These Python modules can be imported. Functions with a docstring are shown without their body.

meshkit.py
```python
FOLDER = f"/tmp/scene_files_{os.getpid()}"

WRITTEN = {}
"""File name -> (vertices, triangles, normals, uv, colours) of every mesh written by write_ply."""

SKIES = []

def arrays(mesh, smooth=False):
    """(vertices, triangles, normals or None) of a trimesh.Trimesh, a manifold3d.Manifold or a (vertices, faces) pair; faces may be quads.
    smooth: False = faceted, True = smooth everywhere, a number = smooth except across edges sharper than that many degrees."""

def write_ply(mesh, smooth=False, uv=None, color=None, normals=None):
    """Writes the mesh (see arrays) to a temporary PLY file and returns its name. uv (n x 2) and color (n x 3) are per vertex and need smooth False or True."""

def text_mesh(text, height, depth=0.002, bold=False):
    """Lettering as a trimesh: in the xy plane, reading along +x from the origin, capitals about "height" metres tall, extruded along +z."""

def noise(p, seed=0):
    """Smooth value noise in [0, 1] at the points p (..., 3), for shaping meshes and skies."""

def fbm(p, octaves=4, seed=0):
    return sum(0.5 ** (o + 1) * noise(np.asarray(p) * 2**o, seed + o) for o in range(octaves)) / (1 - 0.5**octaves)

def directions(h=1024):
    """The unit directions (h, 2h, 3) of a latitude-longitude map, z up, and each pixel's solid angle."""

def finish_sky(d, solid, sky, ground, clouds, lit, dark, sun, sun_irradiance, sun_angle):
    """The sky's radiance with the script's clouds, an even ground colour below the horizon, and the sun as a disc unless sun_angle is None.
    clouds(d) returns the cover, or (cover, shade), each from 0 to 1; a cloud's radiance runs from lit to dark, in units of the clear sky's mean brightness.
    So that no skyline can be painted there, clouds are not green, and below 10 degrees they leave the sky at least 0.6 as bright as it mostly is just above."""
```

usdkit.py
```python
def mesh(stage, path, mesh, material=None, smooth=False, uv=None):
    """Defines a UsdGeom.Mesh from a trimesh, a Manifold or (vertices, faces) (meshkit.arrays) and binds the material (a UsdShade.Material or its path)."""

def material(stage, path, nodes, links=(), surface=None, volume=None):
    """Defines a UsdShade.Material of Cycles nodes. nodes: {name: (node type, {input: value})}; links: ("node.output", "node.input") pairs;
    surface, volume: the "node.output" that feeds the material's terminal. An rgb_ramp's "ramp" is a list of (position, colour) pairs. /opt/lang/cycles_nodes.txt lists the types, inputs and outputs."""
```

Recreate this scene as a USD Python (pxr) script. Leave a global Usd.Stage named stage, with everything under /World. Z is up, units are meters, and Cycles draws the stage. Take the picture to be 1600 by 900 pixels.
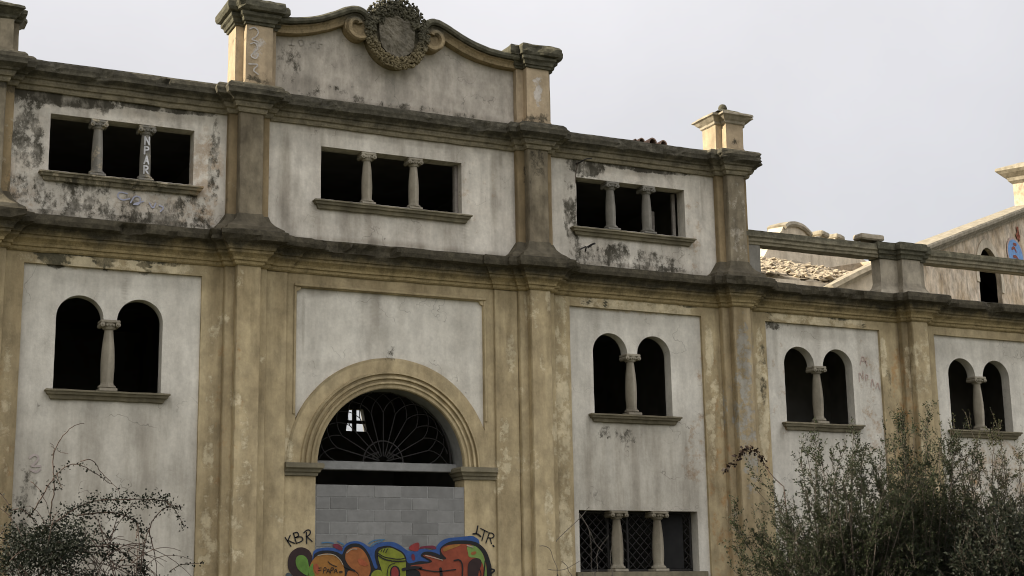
import math, random
import numpy as np, trimesh, usdkit, meshkit
from pxr import Usd, UsdGeom, UsdLux, UsdShade, Gf, Sdf, Vt
from shapely.geometry import Polygon, LineString, Point, box as sbox
from shapely.ops import unary_union
from shapely import affinity

stage = Usd.Stage.CreateInMemory()
UsdGeom.SetStageUpAxis(stage, UsdGeom.Tokens.z)
UsdGeom.SetStageMetersPerUnit(stage, 1.0)
world = UsdGeom.Xform.Define(stage, '/World')
stage.SetDefaultPrim(world.GetPrim())
UsdGeom.Scope.Define(stage, '/World/Looks')

# ------------------------------------------------------------------ camera
F_PX, PITCH, YAW, ROLL = 2361.0, 0.20605, 0.45671, -0.01674
cam = UsdGeom.Camera.Define(stage, '/World/camera')
_fw = np.array([math.sin(YAW) * math.cos(PITCH), math.cos(YAW) * math.cos(PITCH), math.sin(PITCH)])
_rt = np.array([math.cos(YAW), -math.sin(YAW), 0.0])
_up = np.cross(_rt, _fw)
_r = _rt * math.cos(ROLL) + _up * math.sin(ROLL)
_u = -_rt * math.sin(ROLL) + _up * math.cos(ROLL)
EYE = (0.0, -23.7, 1.6)
cam.AddTransformOp().Set(Gf.Matrix4d(*_r, 0, *_u, 0, *(-_fw), 0, *EYE, 1))
cam.CreateHorizontalApertureAttr(36.0)
cam.CreateVerticalApertureAttr(36.0 * 9 / 16)
cam.CreateFocalLengthAttr(36.0 * F_PX / 1600)
cam.CreateClippingRangeAttr(Gf.Vec2f(0.1, 3000))
cam.CreateExposureAttr(2.07)

# ------------------------------------------------------------------ sky and sun
SUN = np.array([-0.89, 0.075, 0.45]); SUN /= np.linalg.norm(SUN)
sky = UsdLux.DomeLight.Define(stage, '/World/sky')
sky.GetPrim().SetCustomDataByKey('kind', 'structure')
CLOUD = 1.075      # brightness of the cloud sheet on the horizon, before the strength below
skym = usdkit.material(stage, '/World/Looks/overcast_sky', {
    'tc': ('texture_coordinate', {}),
    'sep': ('separate_xyz', {}),
    'zc': ('clamp', {'min': 0.0, 'max': 1.0}),
    'cie': ('math', {'math_type': 'multiply_add', 'value2': 2.0, 'value3': 1.0}),
    'n': ('noise_texture', {'scale': 1.9, 'detail': 7, 'roughness': 0.55}),
    'nm': ('map_range', {'from_min': 0.3, 'from_max': 0.7, 'to_min': 0.86, 'to_max': 1.12}),
    'lum': ('math', {'math_type': 'multiply'}),
    'lum2': ('math', {'math_type': 'multiply', 'value2': CLOUD}),
    'cc': ('combine_color', {}),
    'bl': ('math', {'math_type': 'multiply', 'value2': 1.005}),
    'rl': ('math', {'math_type': 'multiply', 'value2': 1.03}),
    'sk': ('sky_texture', {'sky_type': 'single_scattering', 'sun_disc': False, 'sun_elevation': float(math.asin(SUN[2])),
                           'sun_rotation': float(math.atan2(SUN[0], SUN[1])), 'altitude': 100.0, 'air_density': 1.0, 'aerosol_density': 1.5}),
    'mx': ('mix', {'fac': 0.94}),
    'bg': ('background_shader', {'strength': 0.1}),
}, [('tc.generated', 'sep.vector'), ('sep.z', 'zc.value'), ('zc.result', 'cie.value1'), ('tc.generated', 'n.vector'),
    ('n.fac', 'nm.value'), ('cie.value', 'lum.value1'), ('nm.result', 'lum.value2'), ('lum.value', 'lum2.value1'),
    ('lum2.value', 'rl.value1'), ('rl.value', 'cc.r'), ('lum2.value', 'cc.g'), ('lum2.value', 'bl.value1'), ('bl.value', 'cc.b'),
    ('sk.color', 'mx.color1'), ('cc.color', 'mx.color2'), ('mx.color', 'bg.color')], surface='bg.background')
UsdShade.MaterialBindingAPI.Apply(sky.GetPrim()).Bind(skym)
sun = UsdLux.DistantLight.Define(stage, '/World/sun')
_z = SUN; _x = np.cross([0, 0, 1.0], _z); _x /= np.linalg.norm(_x); _y = np.cross(_z, _x)
sun.AddTransformOp().Set(Gf.Matrix4d(*_x, 0, *_y, 0, *_z, 0, 0, 0, 60, 1))
sun.CreateNormalizeAttr(True); sun.CreateIntensityAttr(0.55); sun.CreateAngleAttr(0.5); sun.CreateColorAttr(Gf.Vec3f(1, .9, .74))

# ------------------------------------------------------------------ helpers
COUNT = {}
def path_for(name, parent):
    base = parent.GetPath().pathString if parent is not None else '/World'
    k = (base, name); n = COUNT.get(k, 0); COUNT[k] = n + 1
    return f'{base}/{name}' + (f'_{n:03d}' if n else '')
def tag(p, label=None, cat=None, group=None, kind=None):
    for k, v in (('label', label), ('category', cat), ('group', group), ('kind', kind)):
        if v: p.SetCustomDataByKey(k, v)
    return p
def xf(name, parent=None, loc=None):
    x = UsdGeom.Xform.Define(stage, path_for(name, parent))
    if loc is not None: x.AddTranslateOp().Set(Gf.Vec3d(*map(float, loc)))
    return x.GetPrim()
STAINS_AND_SHADE = []          # (channel, X, Z, rx, rz, strength): weathering and painted shade of the facade, metres
def stain(ch, x, z, rx, rz, s): STAINS_AND_SHADE.append((ch, x, z, rx, rz, s))
def stain_shade_values(P):
    X, Z = P[:, 0], P[:, 2]
    out = np.zeros((len(P), 4))
    for ch, x, z, rx, rz, s in STAINS_AND_SHADE:
        d = ((X - x) / rx) ** 2 + ((Z - z) / rz) ** 2
        out[:, ch] = np.maximum(out[:, ch], s * np.clip(1.45 - d * .9, 0, 1))
    return out
def obj(name, mesh, m, parent=None, smooth=False, stained=False, label=None):
    pr = usdkit.mesh(stage, path_for(name, parent), mesh, m, smooth=smooth)
    if stained:
        P = np.array(pr.GetPointsAttr().Get()); s = stain_shade_values(P).astype(np.float32)
        api = UsdGeom.PrimvarsAPI(pr)
        api.CreatePrimvar('stain', Sdf.ValueTypeNames.Color3fArray, 'vertex').Set(Vt.Vec3fArray.FromNumpy(np.ascontiguousarray(s[:, :3])))
        w = np.repeat(s[:, 3:4], 3, 1)
        api.CreatePrimvar('grime_shade', Sdf.ValueTypeNames.Color3fArray, 'vertex').Set(Vt.Vec3fArray.FromNumpy(np.ascontiguousarray(w)))  # grime together with the shade painted on the lower panels
    p = pr.GetPrim()
    if label: tag(p, label)
    return p
def cat(ms):
    return trimesh.util.concatenate([m for m in ms if m is not None])
def jitter(m, amp, k=3.0, seed=0, axes=(1, 1, 1)):
    v = m.vertices.copy()
    for a in range(3):
        if axes[a]: m.vertices[:, a] = v[:, a] + (meshkit.fbm(v * k, 3, seed + 7 * a) - .5) * 2 * amp * axes[a]
    return m
def bx(x0, x1, y0, y1, z0, z1, c=0.008):
    c = min(c, .45 * (x1 - x0), .45 * (y1 - y0), .45 * (z1 - z0))
    P = []
    for sx in (0, 1):
        for sy in (0, 1):
            for sz in (0, 1):
                q = [(x0, x1)[sx], (y0, y1)[sy], (z0, z1)[sz]]; s = [1 - 2 * sx, 1 - 2 * sy, 1 - 2 * sz]
                for a in range(3):
                    w = list(q)
                    for b in range(3):
                        if b != a: w[b] += s[b] * c
                    P.append(w)
    return trimesh.convex.convex_hull(np.array(P))
def fine(m, e):
    v, f = trimesh.remesh.subdivide_to_size(m.vertices, m.faces, e, max_iter=12)
    t = trimesh.Trimesh(v, f, process=False); t.merge_vertices(); return t
def slab(poly, y0, y1, e=None):
    """a vertical sheet: the polygon lies in X, Z and runs from y0 (front) to y1"""
    ms = []
    for g in getattr(poly, 'geoms', [poly]):
        t = trimesh.creation.extrude_polygon(g, y1 - y0, engine='earcut')
        v = t.vertices; t = trimesh.Trimesh(np.c_[v[:, 0], y0 + v[:, 2], v[:, 1]], t.faces[:, ::-1], process=False)
        ms.append(t)
    t = cat(ms)
    return fine(t, e) if e else t
def offset(path, d, closed):
    P = np.array(path, float); n = len(P); out = []
    seg = [(P[(i + 1) % n] - P[i]) for i in range(n if closed else n - 1)]
    nor = [np.array([s[1], -s[0]]) / np.linalg.norm(s) for s in seg]
    for i in range(n):
        if closed: a, b = nor[i - 1], nor[i]
        else: a, b = nor[max(i - 1, 0)], nor[min(i, n - 2)]
        out.append(P[i] + d * (a + b) / (1 + a @ b))
    return np.array(out)
def loft(path, profile, closed=False, seg=0.25, amp=0.0, k=3.0, seed=0, caps=False, chip=0.0):
    """moulding: the profile [(outward, z)] swept along the plan path, mitred at every corner"""
    base = np.array(path, float); n = len(base); ns = n if closed else n - 1
    cnt = [max(1, int(round(np.linalg.norm(base[(i + 1) % n] - base[i]) / seg))) for i in range(ns)]
    rows = []
    for d, z in profile:
        q = offset(path, d, closed); pts = []
        for i in range(ns):
            a, b = q[i], q[(i + 1) % n]
            for t in range(cnt[i]): pts.append(np.r_[a + (b - a) * t / cnt[i], z])
        if not closed: pts.append(np.r_[q[-1], z])
        rows.append(pts)
    V = np.array(rows); R, N = V.shape[:2]; f = []
    if chip:                                                     # bits broken off the projecting edges
        ds = np.array([d for d, z in profile]); W = np.clip((ds - .6 * ds.max()) / (.4 * ds.max()), 0, 1)[:, None]
        B = V[[int(np.argmin(np.abs(ds)))]]
        n_ = np.clip((meshkit.fbm(V * 2.3, 4, seed + 50) - .58) * 9, 0, 1) * W * chip
        V[..., :2] += (B[..., :2] - V[..., :2]) * n_[..., None]
    for j in range(R - 1):
        for i in range(N if closed else N - 1):
            a, b = j * N + i, j * N + (i + 1) % N
            f += [(a, b, b + N), (a, b + N, a + N)]
    V = V.reshape(-1, 3)
    if closed and caps:
        for j in (0, R - 1):
            c = len(V); V = np.vstack([V, V[j * N:(j + 1) * N].mean(0)])
            for i in range(N):
                a, b = j * N + i, j * N + (i + 1) % N
                f.append((c, b, a) if j == 0 else (c, a, b))
    if not closed:
        for i in (0, N - 1):
            ids = [j * N + i for j in range(R)]
            for j in range(1, R - 1): f.append((ids[0], ids[j], ids[j + 1]) if i else (ids[0], ids[j + 1], ids[j]))
    m = trimesh.Trimesh(V, np.array(f), process=False)
    if amp: jitter(m, amp, k, seed)
    return m
def rect(x0, x1, y0, y1): return [(x0, y0), (x1, y0), (x1, y1), (x0, y1)]
def tube(pts, r0, r1=None, sides=6):
    P = np.array(pts, float); r1 = r0 if r1 is None else r1; n = len(P); R = np.linspace(r0, r1, n)
    T = np.gradient(P, axis=0); T /= np.linalg.norm(T, axis=1)[:, None] + 1e-9
    a = np.cross(T, [0.31, .9, .22]); a /= np.linalg.norm(a, axis=1)[:, None] + 1e-9; b = np.cross(T, a)
    th = np.linspace(0, 2 * np.pi, sides, endpoint=False)
    V = (P[:, None] + R[:, None, None] * (np.cos(th)[None, :, None] * a[:, None] + np.sin(th)[None, :, None] * b[:, None])).reshape(-1, 3)
    f = []
    for i in range(n - 1):
        for j in range(sides):
            p, q = i * sides + j, i * sides + (j + 1) % sides
            f += [(p, q, q + sides), (p, q + sides, p + sides)]
    c0, c1 = len(V), len(V) + 1; V = np.vstack([V, P[0], P[-1]])
    for j in range(sides):
        f.append((c0, (j + 1) % sides, j)); f.append((c1, (n - 1) * sides + j, (n - 1) * sides + (j + 1) % sides))
    return trimesh.Trimesh(V, np.array(f), process=False)
def smooth_path(pts, n=2, closed=False):
    P = np.array(pts, float)
    for _ in range(n):
        if closed:
            Q = np.roll(P, -1, 0); P = np.stack([.75 * P + .25 * Q, .25 * P + .75 * Q], 1).reshape(-1, P.shape[1])
        else:
            a, b = P[:-1], P[1:]; mid = np.stack([.75 * a + .25 * b, .25 * a + .75 * b], 1).reshape(-1, P.shape[1]); P = np.vstack([P[:1], mid, P[-1:]])
    return P
def lathe(prof, x, y, z, sections=20):
    m = trimesh.creation.revolve(np.array(prof, float), sections=sections); m.apply_translation((x, y, z)); return m

# ------------------------------------------------------------------ materials
L = '/World/Looks/'
def aged(name, c1, c2, streak, mould=(.05, .045, .03), ochre=(.33, .20, .09), peel=(.50, .43, .30), streak_k=.7, bump=.5, grain=(.90, 1.06), mott=(.80, 1.12), mould2=None, crack=0, tone=1.0, rough=.9, loc=(0, 0, 0)):
    """weathered plaster or stone; the patches come from the mesh's stain and wear values, broken up by noise"""
    N = {'g': ('geometry', {}), 'mp': ('mapping', {'location': loc}),
         'n1': ('noise_texture', {'scale': 1.1 * tone, 'detail': 5, 'roughness': .6}),
         'r1': ('map_range', {'from_min': .36, 'from_max': .64, 'clamp': True}),
         'ms': ('mapping', {'scale': (2.6, 2.6, .28)}),
         'n2': ('noise_texture', {'scale': 1.0, 'detail': 6, 'roughness': .62}),
         'r2': ('map_range', {'from_min': .44, 'from_max': .68, 'to_max': streak_k, 'clamp': True}),
         'n3': ('noise_texture', {'scale': 17, 'detail': 7, 'roughness': .7}),
         'r3': ('map_range', {'from_min': .3, 'from_max': .7, 'to_min': grain[0], 'to_max': grain[1]}),
         'm6': ('mapping', {'location': (3.3, 9.1, 1.7), 'scale': (1, 1, .6)}), 'n6': ('noise_texture', {'scale': 4.2 * tone, 'detail': 8, 'roughness': .66}), 'r6': ('map_range', {'from_min': .34, 'from_max': .62, 'to_min': mott[0], 'to_max': mott[1], 'clamp': True}), 'r36': ('math', {'math_type': 'multiply'}),
         'mv': ('mix', {'color1': mould, 'color2': mould2 or tuple(.4 * v + .6 * w for v, w in zip(mould, c2))}), 'rv': ('map_range', {'from_min': .46, 'from_max': .66, 'clamp': True}),
         'm4': ('mapping', {'scale': (1, 1, .72)}), 'n4': ('noise_texture', {'scale': 4.2, 'detail': 11, 'roughness': .76}),
         'm5': ('mapping', {'location': (13.1, 4.2, 7.7)}),
         'n5': ('noise_texture', {'scale': 4.6, 'detail': 11, 'roughness': .74}),
         'b1': ('mix', {'color1': c1, 'color2': c2}), 'b2': ('mix', {'color2': streak}),
         'cg': ('combine_color', {}), 'b3': ('mix', {'mix_type': 'multiply', 'fac': 1.0}),
         'at': ('attribute', {'attribute': 'stain'}), 'sc': ('separate_color', {}),
         'wt': ('attribute', {'attribute': 'grime_shade'}), 'ws': ('separate_color', {}),
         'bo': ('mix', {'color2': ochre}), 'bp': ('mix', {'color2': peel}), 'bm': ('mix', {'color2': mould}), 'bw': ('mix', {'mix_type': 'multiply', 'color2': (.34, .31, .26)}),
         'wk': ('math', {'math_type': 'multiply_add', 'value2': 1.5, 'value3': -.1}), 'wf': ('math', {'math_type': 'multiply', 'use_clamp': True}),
         'h1': ('math', {'math_type': 'multiply_add', 'value2': .35}), 'h2': ('math', {'math_type': 'multiply_add', 'value2': -.5}),
         'h3': ('math', {'math_type': 'multiply_add', 'value2': -.6}),
         'bu': ('bump', {'strength': bump, 'distance': .02}),
         'p': ('principled_bsdf', {'roughness': rough, 'specular_ior_level': .15})}
    if crack:
        N.update({'n7': ('noise_texture', {'scale': .9, 'detail': 4, 'roughness': .55}), 'c1': ('math', {'math_type': 'subtract', 'value2': .5}), 'c2': ('math', {'math_type': 'absolute'}),
                  'c3': ('map_range', {'from_min': .0006, 'from_max': .0035, 'to_min': .55, 'to_max': 0.0, 'clamp': True}), 'c4': ('map_range', {'from_min': .50, 'from_max': .58, 'clamp': True}),
                  'c5': ('math', {'math_type': 'multiply'}), 'bc': ('mix', {'color2': (.10, .09, .075)})})
    K = [('g.position', 'mp.vector'), ('mp.vector', 'n1.vector'), ('mp.vector', 'ms.vector'), ('ms.vector', 'n2.vector'), ('mp.vector', 'n3.vector'),
         ('mp.vector', 'm4.vector'), ('m4.vector', 'n4.vector'), ('mp.vector', 'm5.vector'), ('m5.vector', 'n5.vector'), ('n1.fac', 'r1.value'), ('n2.fac', 'r2.value'), ('n3.fac', 'r3.value'),
         ('r1.result', 'b1.fac'), ('b1.color', 'b2.color1'), ('r2.result', 'b2.fac'), ('mp.vector', 'm6.vector'), ('m6.vector', 'n6.vector'), ('n6.fac', 'r6.value'), ('r3.result', 'r36.value1'), ('r6.result', 'r36.value2'), ('n6.fac', 'rv.value'), ('rv.result', 'mv.fac'), ('mv.color', 'bm.color2'),
         ('r36.value', 'cg.r'), ('r36.value', 'cg.g'), ('r36.value', 'cg.b'),
         ('at.color', 'sc.color'), ('wt.color', 'ws.color')]
    for i, (ch, noise, node) in enumerate((('g', 'n5', 'bo'), ('b', 'n5', 'bp'), ('r', 'n4', 'bm'))):
        N[f'a{i}'] = ('math', {'math_type': 'multiply_add', 'value2': 1.9}); N[f'o{i}'] = ('math', {'math_type': 'subtract', 'value2': .95})
        N[f'k{i}'] = ('map_range', {'from_min': .43, 'from_max': .60 if ch != 'g' else .80, 'to_max': .92, 'clamp': True})
        K += [(f'{noise}.fac', f'a{i}.value1'), (f'sc.{ch}', f'a{i}.value3'), (f'a{i}.value', f'o{i}.value1'), (f'o{i}.value', f'k{i}.value'), (f'k{i}.result', f'{node}.fac')]
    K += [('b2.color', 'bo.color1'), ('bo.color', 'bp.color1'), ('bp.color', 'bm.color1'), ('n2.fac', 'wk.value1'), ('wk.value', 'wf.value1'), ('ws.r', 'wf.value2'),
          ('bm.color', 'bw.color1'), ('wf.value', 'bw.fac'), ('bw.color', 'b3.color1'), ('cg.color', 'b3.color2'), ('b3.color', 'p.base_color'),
          ('n3.fac', 'h1.value1'), ('n4.fac', 'h1.value3'), ('k1.result', 'h2.value1'), ('h1.value', 'h2.value3'), ('k2.result', 'h3.value1'), ('h2.value', 'h3.value3'),
          ('h3.value', 'bu.height'), ('bu.normal', 'p.normal')]
    if crack:
        K.remove(('b3.color', 'p.base_color'))
        K += [('mp.vector', 'n7.vector'), ('n7.fac', 'c1.value1'), ('c1.value', 'c2.value1'), ('c2.value', 'c3.value'), ('n1.fac', 'c4.value'), ('c3.result', 'c5.value1'), ('c4.result', 'c5.value2'),
              ('b3.color', 'bc.color1'), ('c5.value', 'bc.fac'), ('bc.color', 'p.base_color')]
    return usdkit.material(stage, L + name, N, K, surface='p.BSDF')
def plain(name, c1, c2, scale=8, rough=.8, bump=.3, rnd=0.0, detail=6, spec=.2, dist=.01):
    N = {'g': ('geometry', {}), 'n': ('noise_texture', {'scale': scale, 'detail': detail, 'roughness': .65}), 'r': ('map_range', {'from_min': .35, 'from_max': .65, 'clamp': True}),
         'm': ('mix', {'color1': c1, 'color2': c2}), 'oi': ('object_info', {}), 'rr': ('map_range', {'to_min': 1 - rnd, 'to_max': 1 + rnd}), 'cc': ('combine_color', {}),
         'mu': ('mix', {'mix_type': 'multiply', 'fac': 1.0}), 'bu': ('bump', {'strength': bump, 'distance': dist}), 'p': ('principled_bsdf', {'roughness': rough, 'specular_ior_level': spec})}
    K = [('g.position', 'n.vector'), ('n.fac', 'r.value'), ('r.result', 'm.fac'), ('m.color', 'mu.color1'), ('oi.random', 'rr.value'), ('rr.result', 'cc.r'), ('rr.result', 'cc.g'), ('rr.result', 'cc.b'),
         ('cc.color', 'mu.color2'), ('mu.color', 'p.base_color'), ('n.fac', 'bu.height'), ('bu.normal', 'p.normal')]
    return usdkit.material(stage, L + name, N, K, surface='p.BSDF')
def leafy(name, c1, c2, trans=.35):
    return usdkit.material(stage, L + name, {
        'g': ('geometry', {}), 'm': ('mix', {'color1': c1, 'color2': c2}),
        'p': ('principled_bsdf', {'roughness': .6, 'specular_ior_level': .25}), 't': ('translucent_bsdf', {}), 'mc': ('mix_closure', {'fac': trans})},
        [('g.random_per_island', 'm.fac'), ('m.color', 'p.base_color'), ('m.color', 't.color'), ('p.BSDF', 'mc.closure1'), ('t.BSDF', 'mc.closure2')], surface='mc.closure')
def weathered(name, paint, dark, z_edge, soft, k=1.0, bump=.6):
    """stone mouldings: old paint below the level z_edge, lichen and soot above it, ragged between"""
    N = {'g': ('geometry', {}), 's': ('separate_xyz', {}), 'ms': ('mapping', {'scale': (1.6, 1.6, .5)}),
         'n': ('noise_texture', {'scale': 1.2, 'detail': 9, 'roughness': .66}), 'n2': ('noise_texture', {'scale': 26, 'detail': 6, 'roughness': .7}),
         'nb': ('noise_texture', {'scale': 7, 'detail': 6, 'roughness': .65}),
         'w': ('math', {'math_type': 'multiply_add', 'value2': .62 * k}), 'k': ('map_range', {'from_min': z_edge + .31 * k - soft, 'from_max': z_edge + .31 * k + soft, 'clamp': True}),
         'r': ('rgb_ramp', {'ramp': [(.30, tuple(.62 * c for c in dark)), (.5, dark), (.64, tuple(1.45 * c for c in dark)), (.78, tuple(2.3 * c for c in dark))]}),
         'rp': ('rgb_ramp', {'ramp': [(.3, tuple(.6 * c for c in paint)), (.5, paint), (.7, tuple(min(1, 1.2 * c) for c in paint))]}),
         'm': ('mix', {}), 'r2': ('map_range', {'from_min': .3, 'from_max': .7, 'to_min': .75, 'to_max': 1.15}), 'cc': ('combine_color', {}), 'mu': ('mix', {'mix_type': 'multiply', 'fac': 1.0}),
         'ad': ('math', {'math_type': 'add'}), 'bu': ('bump', {'strength': bump, 'distance': .02}), 'p': ('principled_bsdf', {'roughness': .92, 'specular_ior_level': .15})}
    K = [('g.position', 's.vector'), ('g.position', 'ms.vector'), ('ms.vector', 'n.vector'), ('g.position', 'n2.vector'), ('g.position', 'nb.vector'), ('n.fac', 'w.value1'), ('s.z', 'w.value3'),
         ('w.value', 'k.value'), ('nb.fac', 'r.fac'), ('nb.fac', 'rp.fac'), ('rp.color', 'm.color1'), ('r.color', 'm.color2'), ('k.result', 'm.fac'), ('n2.fac', 'r2.value'),
         ('r2.result', 'cc.r'), ('r2.result', 'cc.g'), ('r2.result', 'cc.b'), ('m.color', 'mu.color1'), ('cc.color', 'mu.color2'), ('mu.color', 'p.base_color'),
         ('n2.fac', 'ad.value1'), ('nb.fac', 'ad.value2'), ('ad.value', 'bu.height'), ('bu.normal', 'p.normal')]
    return usdkit.material(stage, L + name, N, K, surface='p.BSDF')

M = {}
M['white'] = aged('white_plaster', (.645, .615, .53), (.575, .545, .465), (.42, .39, .33), mott=(.86, 1.08), streak_k=.55, crack=1)
M['white_up'] = aged('upper_plaster', (.66, .62, .53), (.55, .51, .43), (.37, .335, .28), peel=(.60, .55, .46), mott=(.82, 1.1), crack=1)
M['pediment'] = aged('pediment_plaster', (.55, .50, .42), (.44, .40, .335), (.31, .29, .245), tone=1.4, crack=1)
M['ochre'] = aged('ochre_paint', (.46, .378, .228), (.39, .315, .183), (.28, .22, .125), mould=(.075, .07, .045), ochre=(.36, .20, .075), peel=(.58, .50, .33), streak_k=.75, mott=(.74, 1.14))
M['ochre_up'] = aged('ochre_paint_upper', (.31, .235, .13), (.24, .185, .105), (.15, .115, .07), mould=(.075, .065, .045), peel=(.42, .36, .25), streak_k=.8)
M['pil_grey'] = aged('upper_pilaster_front', (.27, .232, .162), (.20, .17, .115), (.12, .10, .07), mould=(.06, .053, .038), peel=(.40, .36, .28), streak_k=.8, mott=(.66, 1.2))
M['ochre_grey'] = aged('ochre_paint_peeling', (.44, .36, .222), (.375, .30, .178), (.27, .21, .115), mould=(.10, .095, .08), ochre=(.36, .20, .085), peel=(.33, .315, .265), streak_k=.7)
M['post'] = aged('balustrade_post', (.36, .32, .245), (.29, .255, .19), (.19, .165, .12), mott=(.7, 1.2))
M['pier'] = aged('pier_paint', (.42, .33, .215), (.34, .275, .18), (.22, .18, .12), peel=(.52, .48, .42), streak_k=.5)
M['cornice_low'] = weathered('lower_cornice', (.30, .235, .12), (.062, .054, .036), 7.27, .09, .7)
M['cornice_up'] = weathered('upper_cornice', (.235, .205, .14), (.078, .071, .051), 9.81, .07, .6)
M['stone_dark'] = weathered('lichen_stone', (.2, .17, .11), (.085, .08, .055), -50, .1)
M['stone'] = aged('sill_stone', (.24, .21, .14), (.17, .15, .10), (.11, .10, .07))
M['column'] = aged('column_stone', (.36, .325, .25), (.29, .26, .20), (.22, .195, .145), bump=.4)
M['column_grey'] = aged('column_stone_grey', (.25, .235, .20), (.20, .19, .16), (.15, .14, .115), bump=.4)
M['scroll'] = weathered('scroll_stone', (.27, .21, .12), (.11, .10, .07), 11.62, .08, .6)
M['wreath'] = weathered('wreath_stone', (.20, .165, .095), (.088, .082, .056), 11.34, .2, .7)
M['shield'] = aged('shield_stone', (.21, .185, .14), (.15, .135, .10), (.11, .10, .08), bump=1.0)
M['block'] = plain('concrete_block', (.195, .193, .182), (.155, .154, .144), 5, .92, .6, rnd=.17)
M['mortar'] = plain('mortar', (.255, .255, .24), (.20, .20, .19), 20, .95, .6)
M['lintel'] = plain('concrete_beam', (.25, .25, .235), (.19, .19, .18), 6, .9, .5)
M['iron'] = plain('old_iron', (.030, .029, .027), (.022, .02, .018), 30, .7, .3)
M['inside'] = plain('inside_plaster', (.30, .285, .25), (.20, .19, .165), 1.5, .95, .3)
M['dark_sheet'] = plain('dark_sheet', (.022, .022, .021), (.014, .014, .014), 4, .9, .2)
M['base_stone'] = aged('pilaster_base', (.15, .13, .09), (.105, .09, .062), (.075, .066, .046), mott=(.7, 1.25), bump=.9)
M['wood'] = plain('grey_wood', (.24, .22, .19), (.17, .15, .13), 12, .85, .4)
M['tile'] = plain('terracotta', (.30, .19, .14), (.22, .16, .12), 9, .9, .5, rnd=.2)
M['rubble'] = plain('pale_rubble', (.46, .39, .28), (.24, .20, .15), 9, .95, .6, rnd=.2)
M['pale'] = aged('pale_wall', (.60, .525, .40), (.52, .45, .34), (.40, .34, .25))
M['gable'] = aged('gable_wall', (.66, .56, .43), (.44, .335, .215), (.33, .25, .16), tone=1.1, mott=(.55, 1.25), streak_k=.3, bump=.9)
M['coping'] = plain('coping_stone', (.36, .315, .235), (.20, .175, .125), 5, .92, .5)
M['ground'] = plain('dry_ground', (.07, .065, .04), (.04, .045, .022), .8, 1.0, .6, detail=9, dist=.05)
M['leaf_grey'] = leafy('leaf_grey_green', (.028, .036, .015), (.066, .078, .034), .3)
M['leaf_dark'] = leafy('leaf_dark', (.012, .016, .008), (.034, .040, .020), .15)
M['leaf_olive'] = leafy('leaf_olive', (.045, .047, .020), (.12, .115, .045))
M['leaf_brown'] = leafy('leaf_brown', (.028, .018, .012), (.055, .036, .022), .1)
M['bark'] = plain('bark', (.085, .07, .055), (.05, .042, .034), 20, .95, .4)
M['cane'] = plain('cane', (.10, .065, .05), (.055, .045, .035), 12, .9, .3)
M['dry_cane'] = plain('dry_cane', (.17, .15, .125), (.11, .10, .08), 12, .9, .3)
PAINT = {'blue': (.045, .12, .36), 'slate': (.10, .12, .135), 'blackred': (.045, .024, .022), 'black': (.018, .018, .019), 'green': (.16, .33, .055), 'orange': (.46, .21, .045), 'redorange': (.50, .13, .05),
         'rust': (.44, .155, .045), 'lime': (.30, .34, .035), 'red': (.36, .05, .045), 'maroon': (.22, .035, .06), 'brick_red': (.38, .085, .04), 'pale_green': (.25, .40, .10), 'cream': (.6, .52, .40),
         'light_blue': (.10, .24, .40), 'white': (.68, .68, .68), 'lavender': (.40, .41, .50), 'faint_red': (.47, .35, .30), 'sky_blue': (.16, .32, .60), 'pale_scrawl': (.46, .435, .40), 'grey_red': (.41, .35, .32), 'scratch': (.36, .33, .28)}
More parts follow.
